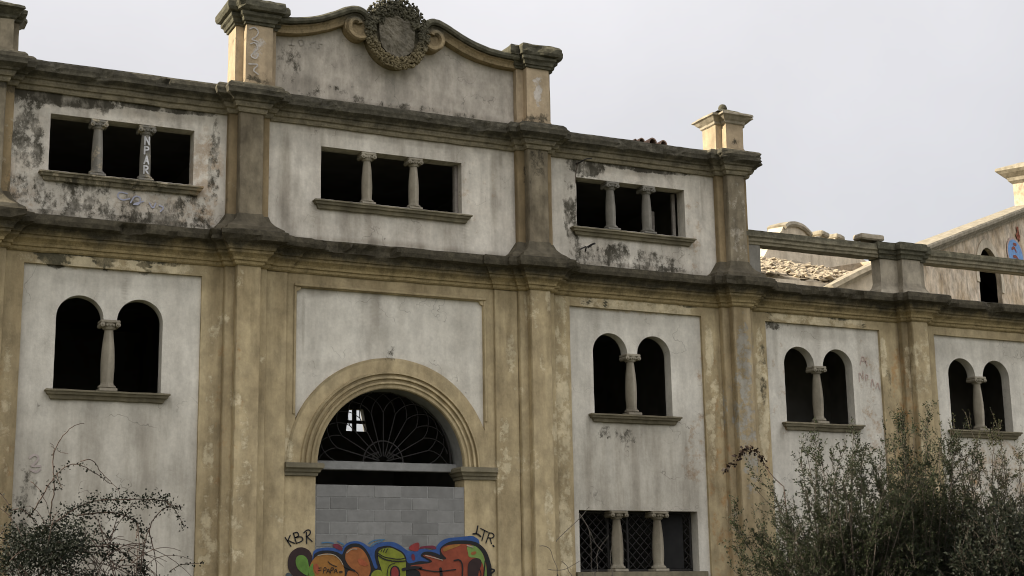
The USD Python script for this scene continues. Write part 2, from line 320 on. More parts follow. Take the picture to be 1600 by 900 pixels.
for k_, c_ in PAINT.items(): c_ = c_ if k_ in ('white', 'lavender', 'faint_red', 'pale_scrawl', 'sky_blue', 'scratch', 'grey_red') else tuple(.62 * v for v in c_); M['p_' + k_] = plain('spray_paint_' + k_, c_, tuple(.72 * v for v in c_), 9, .75, .15, spec=.3)

# ------------------------------------------------------------------ weathering and painted shade of the facade: 0 mould, 1 bare ochre render, 2 peeled paint, 3 grime and the shade painted low on the panels
for a in [(0,3.7,9.62,1.1,.16,.74),(0,5.2,9.66,1.1,.09,.70),(0,3.25,9.52,.25,.18,.6),(0,4.35,9.50,.12,.16,.55),(0,5.0,9.68,1.2,.07,.55),(0,3.22,8.85,.30,.60,.56),(0,3.1,8.1,.25,.25,.52),(0,4.2,7.86,.4,.16,.56),
          (0,5.2,7.78,.4,.12,.56),(0,4.6,7.72,1.8,.08,.52),(0,6.22,9.25,.08,.4,.55),(0,6.1,8.0,.1,.4,.46),(1,6.08,8.6,.20,.65,.58),(1,3.12,8.05,.15,.3,.55),(1,5.6,7.95,.5,.25,.46),(1,3.35,9.0,.15,.25,.42),
          (3,4.6,7.9,2,.35,.35),(2,3.2,9.05,.25,.3,.5),(2,4.6,9.45,1.5,.2,.48),(2,4.6,7.85,1.5,.15,.45),
          (3,7.42,8.7,.12,1.0,.55),(3,9.4,7.62,2.4,.18,.75),(3,9.4,7.9,2.3,.3,.22),(3,11.32,8.9,.08,.8,.45),(1,11.32,8.9,.05,.7,.42),(3,7.35,8.2,.4,.7,.2),
          (0,13.25,9.54,.45,.19,.70),(0,14.5,9.66,1.1,.08,.72),(0,12.95,9.62,.25,.12,.55),(0,14.4,9.64,.9,.07,.6),(0,12.88,8.68,.16,.26,.58),(0,13.1,9.3,.1,.2,.55),(0,13.85,7.95,.35,.22,.57),(0,13.2,7.8,.4,.18,.5),(0,14.4,7.74,1.3,.08,.5),
          (2,13.9,9.48,.9,.15,.55),(2,13.5,7.95,.6,.2,.46),(3,14.3,7.8,1.5,.25,.4),(3,15.2,8.0,.5,.4,.25),(1,15.5,8.9,.2,.3,.36),
          (0,3.72,7.02,.26,.19,.78),(0,4.50,7.02,.17,.18,.76),(0,5.12,7.0,.13,.20,.76),(0,4.4,7.09,1.1,.05,.62),(0,3.45,7.08,.12,.1,.6),(2,4.6,6.98,1.5,.14,.6),(0,5.5,7.05,.25,.06,.52),
          (2,13.9,6.98,1.1,.16,.62),(2,15.0,6.97,.5,.12,.62),(0,13.15,6.97,.12,.07,.58),(0,13.55,6.98,.07,.13,.64),(0,15.35,7.06,.25,.05,.6),(0,13.3,7.07,.5,.03,.58),
          (2,18.3,7.0,1.4,.14,.60),(0,17.2,7.08,.2,.05,.6),(0,18.9,7.06,.4,.05,.56),(0,17.35,6.8,.22,.08,.57),(0,17.2,6.9,.1,.2,.5),(0,19.5,6.96,.06,.06,.6),
          (2,12.62,5,.16,2.9,.55),(2,12.62,2.6,.14,1.6,.56),(2,15.78,6.3,.10,.55,.66),(2,15.75,5.0,.12,1.2,.50),(3,15.7,3.5,.10,3.0,.25),(2,16.95,5.4,.15,1.5,.56),(0,16.98,5.9,.1,.8,.47),
          (1,16.98,4.4,.10,.6,.52),(2,19.95,6.3,.10,.5,.6),(0,20.03,5.9,.08,.5,.46),
          (3,7.8,10.25,.7,.35,.6),(3,8.1,10.75,.9,.4,.35),(0,8.2,10.35,.4,.12,.45),(3,10.4,10.12,1.4,.2,.75),(3,9.2,10.35,2.2,.3,.35),(3,11.4,10.6,.3,.8,.25),(3,7.35,10.9,.2,.5,.3),
          (3,3.7,3.3,.6,.8,.42),(3,4.2,4.3,.9,.5,.22),(0,3.5,3.55,.2,.4,.42),(3,14.2,4.2,.9,.55,.42),(0,14.0,4.55,.3,.15,.44),(1,15.3,4.15,.25,.4,.44),(3,14.2,3.5,1.4,.6,.42),  # grey grime under the sills, deepened to paint in the dimmer light lower down
          (3,8.9,6.0,.5,.6,.12),(0,9.3,5.85,.12,.3,.43),(3,8.0,6.9,.4,.2,.6),(3,8.7,7.0,.15,.12,.65),(3,9.2,7.0,.4,.15,.5),(3,9.9,7.0,.3,.12,.45),(3,7.6,7.0,.1,.3,.5),
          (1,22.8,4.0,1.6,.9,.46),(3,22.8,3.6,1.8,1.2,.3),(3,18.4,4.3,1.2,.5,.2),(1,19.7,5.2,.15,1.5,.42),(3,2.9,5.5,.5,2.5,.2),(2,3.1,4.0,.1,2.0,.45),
          (3,9.3,5.55,1.6,.12,.3),(3,12.05,8.7,.3,1.6,.62),(3,6.75,8.9,.3,1.6,.42),(3,16.38,8.9,.3,1.6,.38),(0,12.05,9.3,.25,.5,.42),(2,16.38,8.8,.25,1.0,.42),
          (2,16.38,6.0,.2,1.0,.56),(1,16.45,5.2,.15,1.6,.46),(3,16.3,6.6,.25,.5,.4),(3,20.7,6.2,.3,1.0,.4),(2,20.6,6.0,.15,.8,.46),(3,12.07,6.9,.3,.15,.4),(3,6.75,6.9,.3,.15,.3),
          (2,12.08,10.75,.16,.3,.66),(2,12.1,11.0,.1,.15,.6),(0,12.07,10.25,.3,.12,.62),(2,6.8,10.9,.12,.3,.5),(0,6.78,10.25,.3,.1,.55),(0,16.4,10.35,.12,.12,.58),
          (0,6.3,11.0,.6,.15,.4),(2,6.5,2.8,.3,.8,.40),(3,6.2,1.9,.8,1.2,.25),(2,6.2,2.6,.12,.7,.52),
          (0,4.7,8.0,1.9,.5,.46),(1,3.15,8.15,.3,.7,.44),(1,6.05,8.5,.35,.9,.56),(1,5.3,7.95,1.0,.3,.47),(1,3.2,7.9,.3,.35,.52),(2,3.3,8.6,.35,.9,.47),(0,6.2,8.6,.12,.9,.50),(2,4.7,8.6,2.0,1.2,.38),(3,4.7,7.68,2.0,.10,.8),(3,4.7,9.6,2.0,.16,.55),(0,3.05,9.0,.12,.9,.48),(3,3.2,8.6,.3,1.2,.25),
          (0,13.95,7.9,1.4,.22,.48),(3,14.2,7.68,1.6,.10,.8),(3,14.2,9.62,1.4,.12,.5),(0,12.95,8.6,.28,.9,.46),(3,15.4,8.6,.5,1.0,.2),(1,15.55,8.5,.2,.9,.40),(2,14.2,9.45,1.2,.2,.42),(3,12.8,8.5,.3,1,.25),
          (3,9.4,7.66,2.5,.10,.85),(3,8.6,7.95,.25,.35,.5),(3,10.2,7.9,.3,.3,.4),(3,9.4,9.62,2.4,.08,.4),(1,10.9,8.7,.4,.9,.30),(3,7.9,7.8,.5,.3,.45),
          (3,4.6,3.0,1.9,1.8,.66),(3,5.0,4.55,.9,.25,.25),(3,3.5,4.0,.4,.9,.38),(0,3.55,3.2,.3,.6,.40),(3,5.6,3.2,.6,1.6,.16),(3,4.6,6.75,1.4,.15,.25),(3,3.5,5.8,.3,.8,.22),  # broad low blob: light falloff towards the ground painted on the left panel
          (3,14.2,3.8,1.6,1.2,.74),(0,13.7,4.6,.5,.15,.40),(1,15.45,4.3,.25,.7,.46),(1,15.55,5.6,.12,1.2,.36),(3,13.1,4.6,.3,1.0,.2),(3,14.2,6.75,1.3,.12,.2),  # broad low blob: the same falloff of light painted on the right panel
          (3,9.3,5.95,.5,.35,.28),(3,8.2,6.2,.5,.5,.14),(3,10.6,6.3,.4,.5,.14),(3,10.75,5.3,.3,.5,.2),
          (3,18.5,6.75,1.2,.15,.35),(1,17.4,5.6,.3,1.2,.34),(3,19.5,5.6,.3,1.0,.2),(1,19.6,5.4,.3,1.4,.40),(3,22.8,6.6,1.5,.2,.25),(1,23.9,5.4,.3,.9,.42),(3,18.3,4.5,1.3,.3,.3),
          (3,6.58,3.0,.05,4,.25),(3,6.38,3.0,.06,4,.22),(3,7.2,4.0,.2,3,.14),(3,11.5,4.5,.2,3,.14),(3,12.0,5.2,.2,1.8,.10),(1,6.5,4.6,.25,2,.36),(1,12.6,3.4,.2,2.5,.40),(2,6.22,4.2,.1,1.4,.44),
          (1,2.95,3.6,.3,2.0,.48),(3,2.8,3.4,.4,2.0,.3),(3,16.3,3.6,.5,2.0,.16),(1,15.9,3.5,.3,3.0,.44),(2,16.4,4.8,.22,1.6,.50),(1,20.3,5.2,.25,1.6,.5),(3,20.9,5.4,.3,1.6,.3),(3,20.6,4.4,.6,1.0,.3),(2,20.75,6.1,.2,.7,.5),
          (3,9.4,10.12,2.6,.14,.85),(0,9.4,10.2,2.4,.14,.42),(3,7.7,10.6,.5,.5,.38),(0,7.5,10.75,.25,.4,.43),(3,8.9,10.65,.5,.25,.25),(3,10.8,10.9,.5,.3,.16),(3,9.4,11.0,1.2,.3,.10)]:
    stain(*a)
_r = random.Random(9)
for x0, x1, zb, n_ in ((3.6, 5.65, 4.80, 9), (13.1, 15.1, 4.77, 11), (17.35, 19.3, 4.79, 8), (21.5, 23.4, 4.8, 8), (3.4, 6.0, 8.2, 9), (7.9, 10.8, 8.17, 12), (12.85, 15.5, 8.19, 10)):
    for e in [x0 + .05, x1 - .05] + [_r.uniform(x0, x1) for _ in range(n_)]:
        h = _r.uniform(.12, .55); stain(3, e, zb - h * .6, _r.uniform(.025, .07), h, _r.uniform(.25, .6))
for x0, x1, zt, n_ in ((3.3, 6.0, 6.88, 7), (7.7, 11.0, 6.83, 8), (12.85, 15.6, 6.88, 8), (17.1, 19.8, 6.88, 7), (2.95, 6.3, 9.7, 12), (7.2, 11.6, 9.68, 16), (12.5, 15.9, 9.7, 14), (7.3, 11.6, 11.0, 8)):
    for _ in range(n_):
        h = _r.uniform(.1, .8); stain(3, _r.uniform(x0, x1), zt - h * .5, _r.uniform(.02, .06), h, _r.uniform(.15, .5))
for x in (2.43, 6.4, 6.75, 7.3, 11.5, 11.8, 12.1, 12.45, 16.1, 16.4, 20.4, 20.8):
    for _ in range(5): stain(2, x + _r.uniform(-.25, .25), _r.uniform(2.2, 6.9), _r.uniform(.05, .14), _r.uniform(.1, .5), _r.uniform(.42, .54))
    for _ in range(5):
        h = _r.uniform(.3, 1.2); stain(3, x + _r.uniform(-.2, .2), 7.05 - h * .5, _r.uniform(.03, .08), h, _r.uniform(.2, .5))

# ------------------------------------------------------------------ the abandoned building
PIL = [-1.70, 2.63, 6.75, 12.08, 16.38, 20.71, 25.04]       # pilaster centres along the facade
HW_F, HW_B, Y_B, Y_F = .205, .352, -.12, -.27
Z_LOW, Z_SILL2 = 7.10, 7.66
villa = xf('abandoned_building')
tag(villa, 'long abandoned two storey facade of stained white plaster with ochre pilasters and dark cornices', 'building')

def plan(cs, x0, x1, strips=()):
    pts = [(x0, 0.0)]
    ev = [(c, 'p') for c in cs] + [(s, 's') for s in strips]
    for c, k in sorted(ev, key=lambda e: e[0] if e[1] == 'p' else e[0][0]):
        pass
    items = sorted([(c - HW_B, c + HW_B, c) for c in cs] + [(a, b, None) for a, b in strips])
    for a, b, c in items:
        if c is None: pts += [(a, 0), (a, -.05), (b, -.05), (b, 0)]
        else: pts += [(a, 0), (a, Y_B), (c - HW_F, Y_B), (c - HW_F, Y_F), (c + HW_F, Y_F), (c + HW_F, Y_B), (b, Y_B), (b, 0)]
    pts.append((x1, 0.0))
    return [p for i, p in enumerate(pts) if i == 0 or abs(p[0] - pts[i - 1][0]) + abs(p[1] - pts[i - 1][1]) > 1e-6]

# --- pilasters of both storeys
def pilaster(c, z0, z1, mf, mb, upper):
    p = xf('upper_pilaster' if upper else 'pilaster', villa)
    front = fine(bx(c - HW_F, c + HW_F, Y_F, Y_B + .002, z0, z1, .018), .12)
    back = fine(bx(c - HW_B, c + HW_B, Y_B, .003, z0, z1, .014), .12)
    if c == PIL[4] and not upper: mf = mb = M['ochre_grey']
    obj('shaft', jitter(front, .008, 2.2, 3), mf, p, stained=True)
    obj('back_strip', jitter(back, .007, 2.2, 5), mb, p, stained=True)
    if upper:
        pl = [(c - HW_B, .0), (c - HW_B, Y_B), (c - HW_F, Y_B), (c - HW_F, Y_F), (c + HW_F, Y_F), (c + HW_F, Y_B), (c + HW_B, Y_B), (c + HW_B, .0)]
        obj('weathered_base', loft(pl, [(.24, 7.60), (.22, 7.68), (.16, 7.72), (.10, 7.77), (.04, 7.85), (.004, 7.95)], seg=.12, amp=.014, k=4, seed=int(c * 10)), M['base_stone'], p)
    else:
        obj('plinth', loft([(c - HW_B, 0), (c - HW_B, Y_B), (c - HW_F, Y_B), (c - HW_F, Y_F), (c + HW_F, Y_F), (c + HW_F, Y_B), (c + HW_B, Y_B), (c + HW_B, 0)],
            [(.0, .55), (.05, .5), (.07, .45), (.07, .0)], amp=.006), M['ochre'], p, stained=True)
for c in PIL: pilaster(c, 0.0, Z_LOW, M['ochre'], M['ochre'], False)
for c in PIL[1:5]: pilaster(c, 7.6, 9.72, M['pil_grey'], M['ochre_up'], True)

# --- lower cornice, one run for the whole front
STRIPS = [(7.105, 7.47), (11.27, 11.725)]
PROF_LOW = [(.004, 7.06), (.02, 7.062), (.045, 7.085), (.05, 7.13), (.075, 7.14), (.08, 7.18), (.11, 7.215), (.155, 7.25), (.16, 7.29), (.185, 7.30), (.20, 7.345), (.25, 7.395), (.30, 7.41), (.345, 7.43), (.36, 7.50), (.352, 7.575), (.31, 7.60), (.10, 7.645), (-.02, 7.66)]
obj('lower_cornice', loft(plan(PIL, -2.4, 25.6, STRIPS), PROF_LOW, seg=.09, amp=.011, k=2.6, seed=11, chip=.30), M['cornice_low'], villa)
PROF_UP = [(.004, 9.66), (.03, 9.665), (.05, 9.70), (.055, 9.735), (.09, 9.745), (.115, 9.79), (.12, 9.82), (.15, 9.83), (.17, 9.86), (.24, 9.90), (.265, 9.915), (.27, 9.96), (.285, 10.0), (.26, 10.07), (.22, 10.11), (.05, 10.15), (-.25, 10.16)]
obj('upper_cornice', loft(plan(PIL[1:5], 2.02, 16.78), PROF_UP, seg=.09, amp=.012, k=2.6, seed=23, chip=.34), M['cornice_up'], villa)

# --- window furniture
def column(parent, x, y, z0, z1, r, m, wide, scrolls=True, swell=.22):
    h = z1 - z0; hb, hc = .12 * min(h, 1.2), .13
    p = xf('column', parent)
    n = 14; prof = []
    for i in range(n + 1):
        t = i / n; prof.append((r * ((1.01 - swell / 2) + swell * math.sin(math.pi * min(1, t * .95 + .12)) - .20 * t * t), z0 + hb + (h - hb - hc) * t))
    obj('shaft', lathe(prof, x, y, 0), m, p, smooth=45, stained=True)
    b = cat([bx(x - r * 1.45, x + r * 1.45, y - r * 1.45, y + r * 1.45, z0, z0 + hb * .38, .01), lathe([(r * 1.15, z0 + hb * .36), (r * 1.42, z0 + hb * .5), (r * 1.36, z0 + hb * .72), (r * 1.08, z0 + hb * .82), (r * 1.0, z0 + hb + .01)], x, y, 0)])
    obj('base', jitter(b, .006, 9, 2), m, p, stained=True)
    c = [bx(x - wide, x + wide, y - r * 1.35, y + r * 1.35, z1 - .05, z1 - .002, .012), lathe([(r * .9, z1 - hc - .015), (r * 1.1, z1 - hc + .01), (r * 1.05, z1 - hc + .03), (r * 1.3, z1 - .045)], x, y, 0)]
    if scrolls:
        for s in (-1, 1):
            cy = trimesh.creation.cylinder(.038, 2.7 * r, sections=14); cy.apply_transform(trimesh.transformations.rotation_matrix(math.pi / 2, (1, 0, 0))); cy.apply_translation((x + s * (wide - .035), y, z1 - .078)); c.append(cy)
            ey = trimesh.creation.icosphere(1, .022); ey.apply_translation((x + s * (wide - .035), y - 1.36 * r, z1 - .082)); c.append(ey)
        for k in (-1, 0, 1):
            e = trimesh.creation.icosphere(1, .022); e.apply_translation((x + k * .05, y - r * 1.15, z1 - .085)); c.append(e)
    obj('capital', jitter(cat(c), .005, 9, 4), m, p, stained=True)
    return p
def sill(parent, x0, x1, z_top, h, m, out=.13):
    prof = [(-.02, z_top - h), (.0, z_top - h + .01), (.02, z_top - h * .55), (.05, z_top - h * .5), (.065, z_top - h * .25), (.085, z_top - h * .2), (.085, z_top - .012), (.07, z_top), (-.02, z_top + .004)]
    p = [(x0 + .085, .3), (x0 + .085, -out + .085), (x1 - .085, -out + .085), (x1 - .085, .3)]
    obj('sill', loft(p, prof, seg=.12, amp=.010, k=5, seed=int(x0 * 7)), m, parent, stained=True)
UP = {}
def upper_window(c, hw, z0, z1, m):
    w = xf('upper_window', villa)
    sill(w, c - hw - .15, c + hw + .15, z0 - .04, .15, M['stone'])
    obj('inner_sill', bx(c - hw, c + hw, .02, .26, z0 - .05, z0 - .006), M['stone'], w, stained=True)
    cols = []
    for s in (-1, 1): cols.append(column(w, c + s * hw / 3, .13, z0 - .006, z1, .094 if c > 12 else .088, m, .138, swell=.16 if m is M['column'] else .07))
    return w, cols
def arched_window(c, z0=4.94, zs=6.075, r=.362, gap=.105, m=None):
    w = xf('arched_window', villa)
    sill(w, c - 2 * r - gap - .13, c + 2 * r + gap + .13, z0 - .005, .15, M['stone'], .08)
    column(w, c, .14, z0, zs - .0, .098, m or M['column'], .155)
    return w
def arched_hole(c, z0=4.94, zs=6.075, r=.362, gap=.105):
    out = []
    for s in (-1, 1):
        cx = c + s * (r + gap)
        out.append(unary_union([sbox(cx - r, z0, cx + r, zs), Point(cx, zs).buffer(r, 24).intersection(sbox(cx - 1, zs - .01, cx + 1, zs + 1))]))
    # the pier between the arches rests on the column's capital
    return unary_union(out + [sbox(c - gap - .01, z0, c + gap + .01, zs)])

# --- lower storey walls: ochre frame round a recessed white panel
E_ = .2
LOWC = [(PIL[i] + PIL[i + 1]) / 2 for i in range(6)]
WALL = .28
for i in (0, 1, 3, 4, 5):
    a, b = PIL[i] + HW_B - .02, PIL[i + 1] - HW_B + .02
    c = {0: LOWC[0], 1: 4.62, 3: 14.12, 4: 18.36, 5: 22.48}[i]
    pa, pb = {0: (-1.1, 1.7), 1: (3.27, 6.05), 3: (12.80, 15.63), 4: (17.10, 19.88), 5: (21.29, 24.2)}[i]
    panel = sbox(pa, .9, pb, 6.885)
    frame = sbox(a, 0, b, Z_LOW + .02).difference(panel)
    hole = arched_hole(c)
    if i == 3: hole = unary_union([hole, sbox(12.92, 2.13, 15.40, 3.21)])
    obj('ochre_frame', jitter(slab(frame, 0.0, WALL, E_), .006, 1.8, 31 + i, (1, 1, 1)), M['ochre'], villa, stained=True)
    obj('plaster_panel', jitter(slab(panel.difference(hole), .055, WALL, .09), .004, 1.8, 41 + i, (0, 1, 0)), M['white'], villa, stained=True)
    arched_window(c)
# --- centre bay with the great arch
AX, AZ, AR, AO = 9.345, 3.88, 1.325, 1.83
door = unary_union([sbox(8.01, 0, 10.675, AZ), Point(AX, AZ).buffer(AR, 48).intersection(sbox(0, AZ - .01, 20, 9))])
cpanel = sbox(7.65, 4.3, 11.07, 6.83).difference(Point(AX, AZ).buffer(AO, 64)).difference(sbox(0, 0, 20, 4.48))
cframe = sbox(7.08, 0, 11.75, Z_LOW + .02).difference(cpanel).difference(door)
obj('ochre_frame', jitter(slab(cframe, 0.0, WALL + .12, E_), .004, 1.8, 37, (0, 1, 0)), M['ochre'], villa, stained=True)
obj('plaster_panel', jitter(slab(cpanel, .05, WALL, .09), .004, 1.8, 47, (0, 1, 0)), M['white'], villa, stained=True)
for a, b in STRIPS: obj('side_strip', jitter(fine(bx(a, b, -.05, .004, 0, Z_LOW - .04, .012), .25), .005, 2, 9), M['ochre'], villa, stained=True)
fr = [bx(7.60, 11.12, -.035, .003, 6.845, 6.90, .01), bx(7.60, 7.645, -.02, .003, 4.7, 6.845, .01), bx(11.075, 11.12, -.02, .003, 4.7, 6.845, .01)]
for x in (7.655, 11.065):
    t = trimesh.creation.cylinder(.065, .05, sections=18); t.apply_transform(trimesh.transformations.rotation_matrix(math.pi / 2, (1, 0, 0))); t.apply_translation((x, .022, 6.83)); fr.append(t)
obj('panel_moulding', jitter(fine(cat(fr), .25), .004, 4, 2), M['ochre'], villa, stained=True)
def ring(prof, cx, cz, n=72):
    """half-round moulding: profile [(radius, y)] turned about the arch centre"""
    th = np.linspace(-.02, math.pi + .02, n); V = np.array([[(cx - r * math.cos(t), y, cz + r * math.sin(t)) for t in th] for r, y in prof]); R = len(prof); f = []
    for j in range(R - 1):
        for k in range(n - 1):
            a = j * n + k; f += [(a, a + 1, a + n + 1), (a, a + n + 1, a + n)]
    return trimesh.Trimesh(V.reshape(-1, 3), np.array(f), process=False)
arch = xf('great_arch', villa)
obj('archivolt', jitter(ring([(1.845, .06), (1.84, -.012), (1.80, -.018), (1.61, -.018), (1.60, -.06), (1.57, -.065), (1.56, -.02), (1.53, -.02), (1.52, -.072), (1.485, -.078), (1.475, -.03), (1.44, -.03), (1.43, -.066), (1.40, -.07), (1.385, -.04), (1.335, -.05), (1.318, -.035), (1.316, .03)], AX, AZ), .004, 4, 6), M['ochre'], arch, stained=True)
PI_ = [(-.004, 3.69), (.03, 3.70), (.035, 3.745), (.06, 3.76), (.075, 3.80), (.11, 3.825), (.115, 3.875), (.10, 3.905), (-.004, 3.915)]
obj('arch_soffit', ring([(1.317, .028), (1.316, .43)], AX, AZ), M['lintel'], arch)
obj('impost', loft([(7.475, 0.0), (8.01, 0.0), (8.01, .42)], PI_, seg=.12, amp=.006, k=6, seed=1), M['stone'], arch, stained=True)
obj('impost', loft([(10.675, .42), (10.675, 0.0), (11.265, 0.0)], PI_, seg=.12, amp=.006, k=6, seed=2), M['stone'], arch, stained=True)
obj('door_beam', jitter(fine(bx(8.0, 10.69, .30, .46, 3.84, 3.985, .012), .2), .006, 4, 3), M['lintel'], arch)
# fanlight of iron bars: hub, spokes that split into overlapping petals, rim
fan = xf('fanlight_grille', villa)
FY, FZ = .36, 3.99
def bar(pts, r=.009): return tube([(x, FY, z) for x, z in pts], r, sides=5)
pol = lambda r, a: (9.33 + r * math.cos(a), FZ + r * math.sin(a))
obj('rim', bar([pol(1.25, t) for t in np.linspace(0, math.pi, 40)], .02), M['iron'], fan)
obj('hub_ring', bar([pol(.36, t) for t in np.linspace(0, math.pi, 22)], .014), M['iron'], fan)
NSP = 13
for k in range(NSP):
    a = math.pi * (k + .0) / (NSP - 1)
    if 0 < k < NSP - 1: obj('spoke', bar([pol(.10, a), pol(.36, a), pol(.86, a)]), M['iron'], fan)
    da = math.pi / (NSP - 1)
    for s in (-1, 1):
        q = [(.86, a), (.98, a + s * .25 * da), (1.09, a + s * .62 * da), (1.17, a + s * 1.0 * da), (1.20, a + s * 1.45 * da)]
        q = [(r, t) for r, t in q if -.01 <= t <= math.pi + .01]
        if len(q) > 2: obj('petal', tube([(pol(r, t)[0], FY + .012 * s, pol(r, t)[1]) for r, t in smooth_path(q, 1)], .008, sides=5), M['iron'], fan)
for s in (-1, 1):
    obj('scroll', bar([(9.33 + s * (.06 + .05 * t + .09 * math.sin(t * 2.2)), FZ + .03 + .12 * (1 - math.cos(t * 1.5)) * .6) for t in np.linspace(0, 3.6, 20)], .009), M['iron'], fan)
# --- concrete block infill
inf = xf('block_infill', villa)
obj('mortar', fine(bx(8.012, 10.673, .0085, .20, 0, 3.565, .004), .5), M['mortar'], inf)
rng = random.Random(4); z = 3.568; row = 0
while z > .05:
    h = .2025; x = 8.016 + (.0 if row % 2 == 0 else -.245) + .045
    first = True
    xs = [8.02]; x = 8.02 + (.53 if row % 2 == 0 else .24)
    while x < 10.66: xs.append(x); x += .482
    if 10.668 - xs[-1] < .06: xs[-1] = 10.668
    else: xs.append(10.668)
    for a, b in zip(xs, xs[1:]):
        dy = rng.uniform(-.0025, .0025)
        obj('concrete_block', bx(a + .005, b - .005, .004 + dy, .19, max(0, z - h + .005 + rng.uniform(-.001, .001)), z - .005, .006), M['block'], inf)
    z -= h; row += 1
# --- barred ground floor window with two columns and lattice
lw = xf('lattice_window', villa)
obj('sill', jitter(fine(bx(12.80, 15.52, -.06, .30, 2.02, 2.128, .01), .2), .006, 5), M['stone'], lw, stained=True)
for x in (13.73, 14.58): column(lw, x, .14, 2.13, 3.205, .098, M['column'], .175)
fx = [bx(12.93, 15.39, .265, .30, 2.14, 2.18), bx(12.93, 15.39, .265, .30, 3.165, 3.2)] + [bx(x - .022, x + .022, .262, .303, 2.18, 3.165) for x in (12.955, 13.62, 14.02, 14.69, 15.365)]
obj('frame', cat(fx), M['iron'], lw)
def lattice(x0, x1, z0, z1, st=.135):
    for s in (-1, 1):
        k = x0 - (z1 - z0) if s > 0 else x0
        while k < (x1 if s > 0 else x1 + (z1 - z0)):
            l = LineString([(k, z0), (k + s * (z1 - z0), z1)]).intersection(sbox(x0, z0, x1, z1))
            if l.length > .05:
                (xa, za), (xb, zb) = l.coords[0], l.coords[-1]
                obj('lattice_bar', tube([(xa, .28 + .008 * s, za), (xb, .28 + .008 * s, zb)], .010, sides=4), M['iron'], lw)
            k += st * 1.25
for a, b in ((12.955, 13.62), (13.62, 14.02), (14.02, 14.69), (15.22, 15.365)): lattice(a, b, 2.18, 3.165)
obj('shutter', bx(14.70, 15.22, .285, .31, 2.18, 3.165), M['dark_sheet'], lw)
obj('wall_hook', tube(smooth_path([(13.02, .0, 9.58), (13.0, -.14, 9.56), (13.12, -.2, 9.64), (13.24, -.2, 9.66)], 2), .014, .01), M['iron'], villa)
obj('wall_hook', tube(smooth_path([(13.16, .0, 7.93), (13.1, -.16, 7.98), (13.02, -.2, 7.94), (12.94, -.2, 7.90)], 2), .016, .01), M['iron'], villa)
obj('wall_hook', tube(smooth_path([(13.12, -.15, 7.96), (13.2, -.2, 8.02), (13.26, -.2, 8.04)], 1), .022, .016), M['iron'], villa)
obj('hanging_wire', tube([(13.0, -.10, 9.58), (12.99, -.02, 9.4), (12.985, -.01, 9.2)], .007), M['cane'], villa)

# --- upper storey walls
for i, hw, c in ((1, 1.15, 4.71), (2, 1.315, 9.37), (3, 1.18, 14.19)):
    a, b = PIL[i] + HW_B - .02, PIL[i + 1] - HW_B + .02
    hole = sbox(c - hw, 8.40, c + hw, 9.33)
    obj('upper_wall', jitter(slab(sbox(a, 7.56, b, 9.72).difference(hole), .012, WALL, .08), .006, 2.0, 51 + i, (0, 1, 0)), M['white_up'], villa, stained=True)
    w, cols = upper_window(c, hw, 8.40, 9.33, M['column_grey'] if i != 2 else M['column'])
    if i == 1: NPAR = (c + hw / 3, .13)
    if i == 3:
        obj('jamb_post', bx(c + hw - .10, c + hw - .03, .30, .36, 8.40, 9.32), M['wood'], w)
        obj('leaning_post', bx(14.95, 15.02, .55, .62, 7.45, 9.0), M['wood'], w)
    if i == 2: obj('jamb_post', bx(c + hw - .07, c + hw - .004, .16, .26, 8.40, 9.32), M['wood'], w)

# --- the pediment with its curved coping, scrolls and wreathed shield
ped = xf('pediment', villa)
CX = 9.365
half = [(-2.40, 11.47), (-2.0, 11.475), (-1.55, 11.56), (-1.22, 11.70), (-.98, 11.83), (-.80, 11.895), (-.64, 11.885), (-.52, 11.80), (-.46, 11.68)]
top_l = smooth_path([(CX + x, z) for x, z in half], 2); top_r = smooth_path([(CX - x, z) for x, z in half], 2)
wallpoly = Polygon([(7.0, 9.9)] + [(x, z - .12) for x, z in top_l if x < CX - .8] + [(CX - .5, 11.6), (CX + .5, 11.6)] + [(x, z - .12) for x, z in top_r[::-1] if x > CX + .8] + [(11.75, 9.9)])
obj('pediment_wall', jitter(slab(wallpoly, .03, .34, .09), .006, 2, 61, (0, 1, 0)), M['pediment'], ped, stained=True)
def along(curve, profile, seed, sgn):
    """moulding swept along a curve in X, Z: profile [(down from the curve, y)]"""
    P = np.array(curve); T = np.gradient(P, axis=0); T /= np.linalg.norm(T, axis=1)[:, None]
    Nn = np.c_[T[:, 1], -T[:, 0]] * sgn
    V = np.array([[(*(P[i] + Nn[i] * d), y) for i in range(len(P))] for d, y in profile]); R, n = V.shape[:2]; V = V.reshape(-1, 3)[:, [0, 2, 1]]; f = []
    for j in range(R):
        for i in range(n - 1):
            a, b = j * n + i, ((j + 1) % R) * n + i; f += [(a, a + 1, b + 1), (a, b + 1, b)]
    c0 = len(V); V = np.vstack([V, V.reshape(R, n, 3)[:, 0].mean(0), V.reshape(R, n, 3)[:, -1].mean(0)])
    for j in range(R):
        a, b = j * n, ((j + 1) % R) * n; f += [(c0, a, b), (c0 + 1, b + n - 1, a + n - 1)]
    return jitter(trimesh.Trimesh(V, np.array(f), process=False), .012, 5, seed)
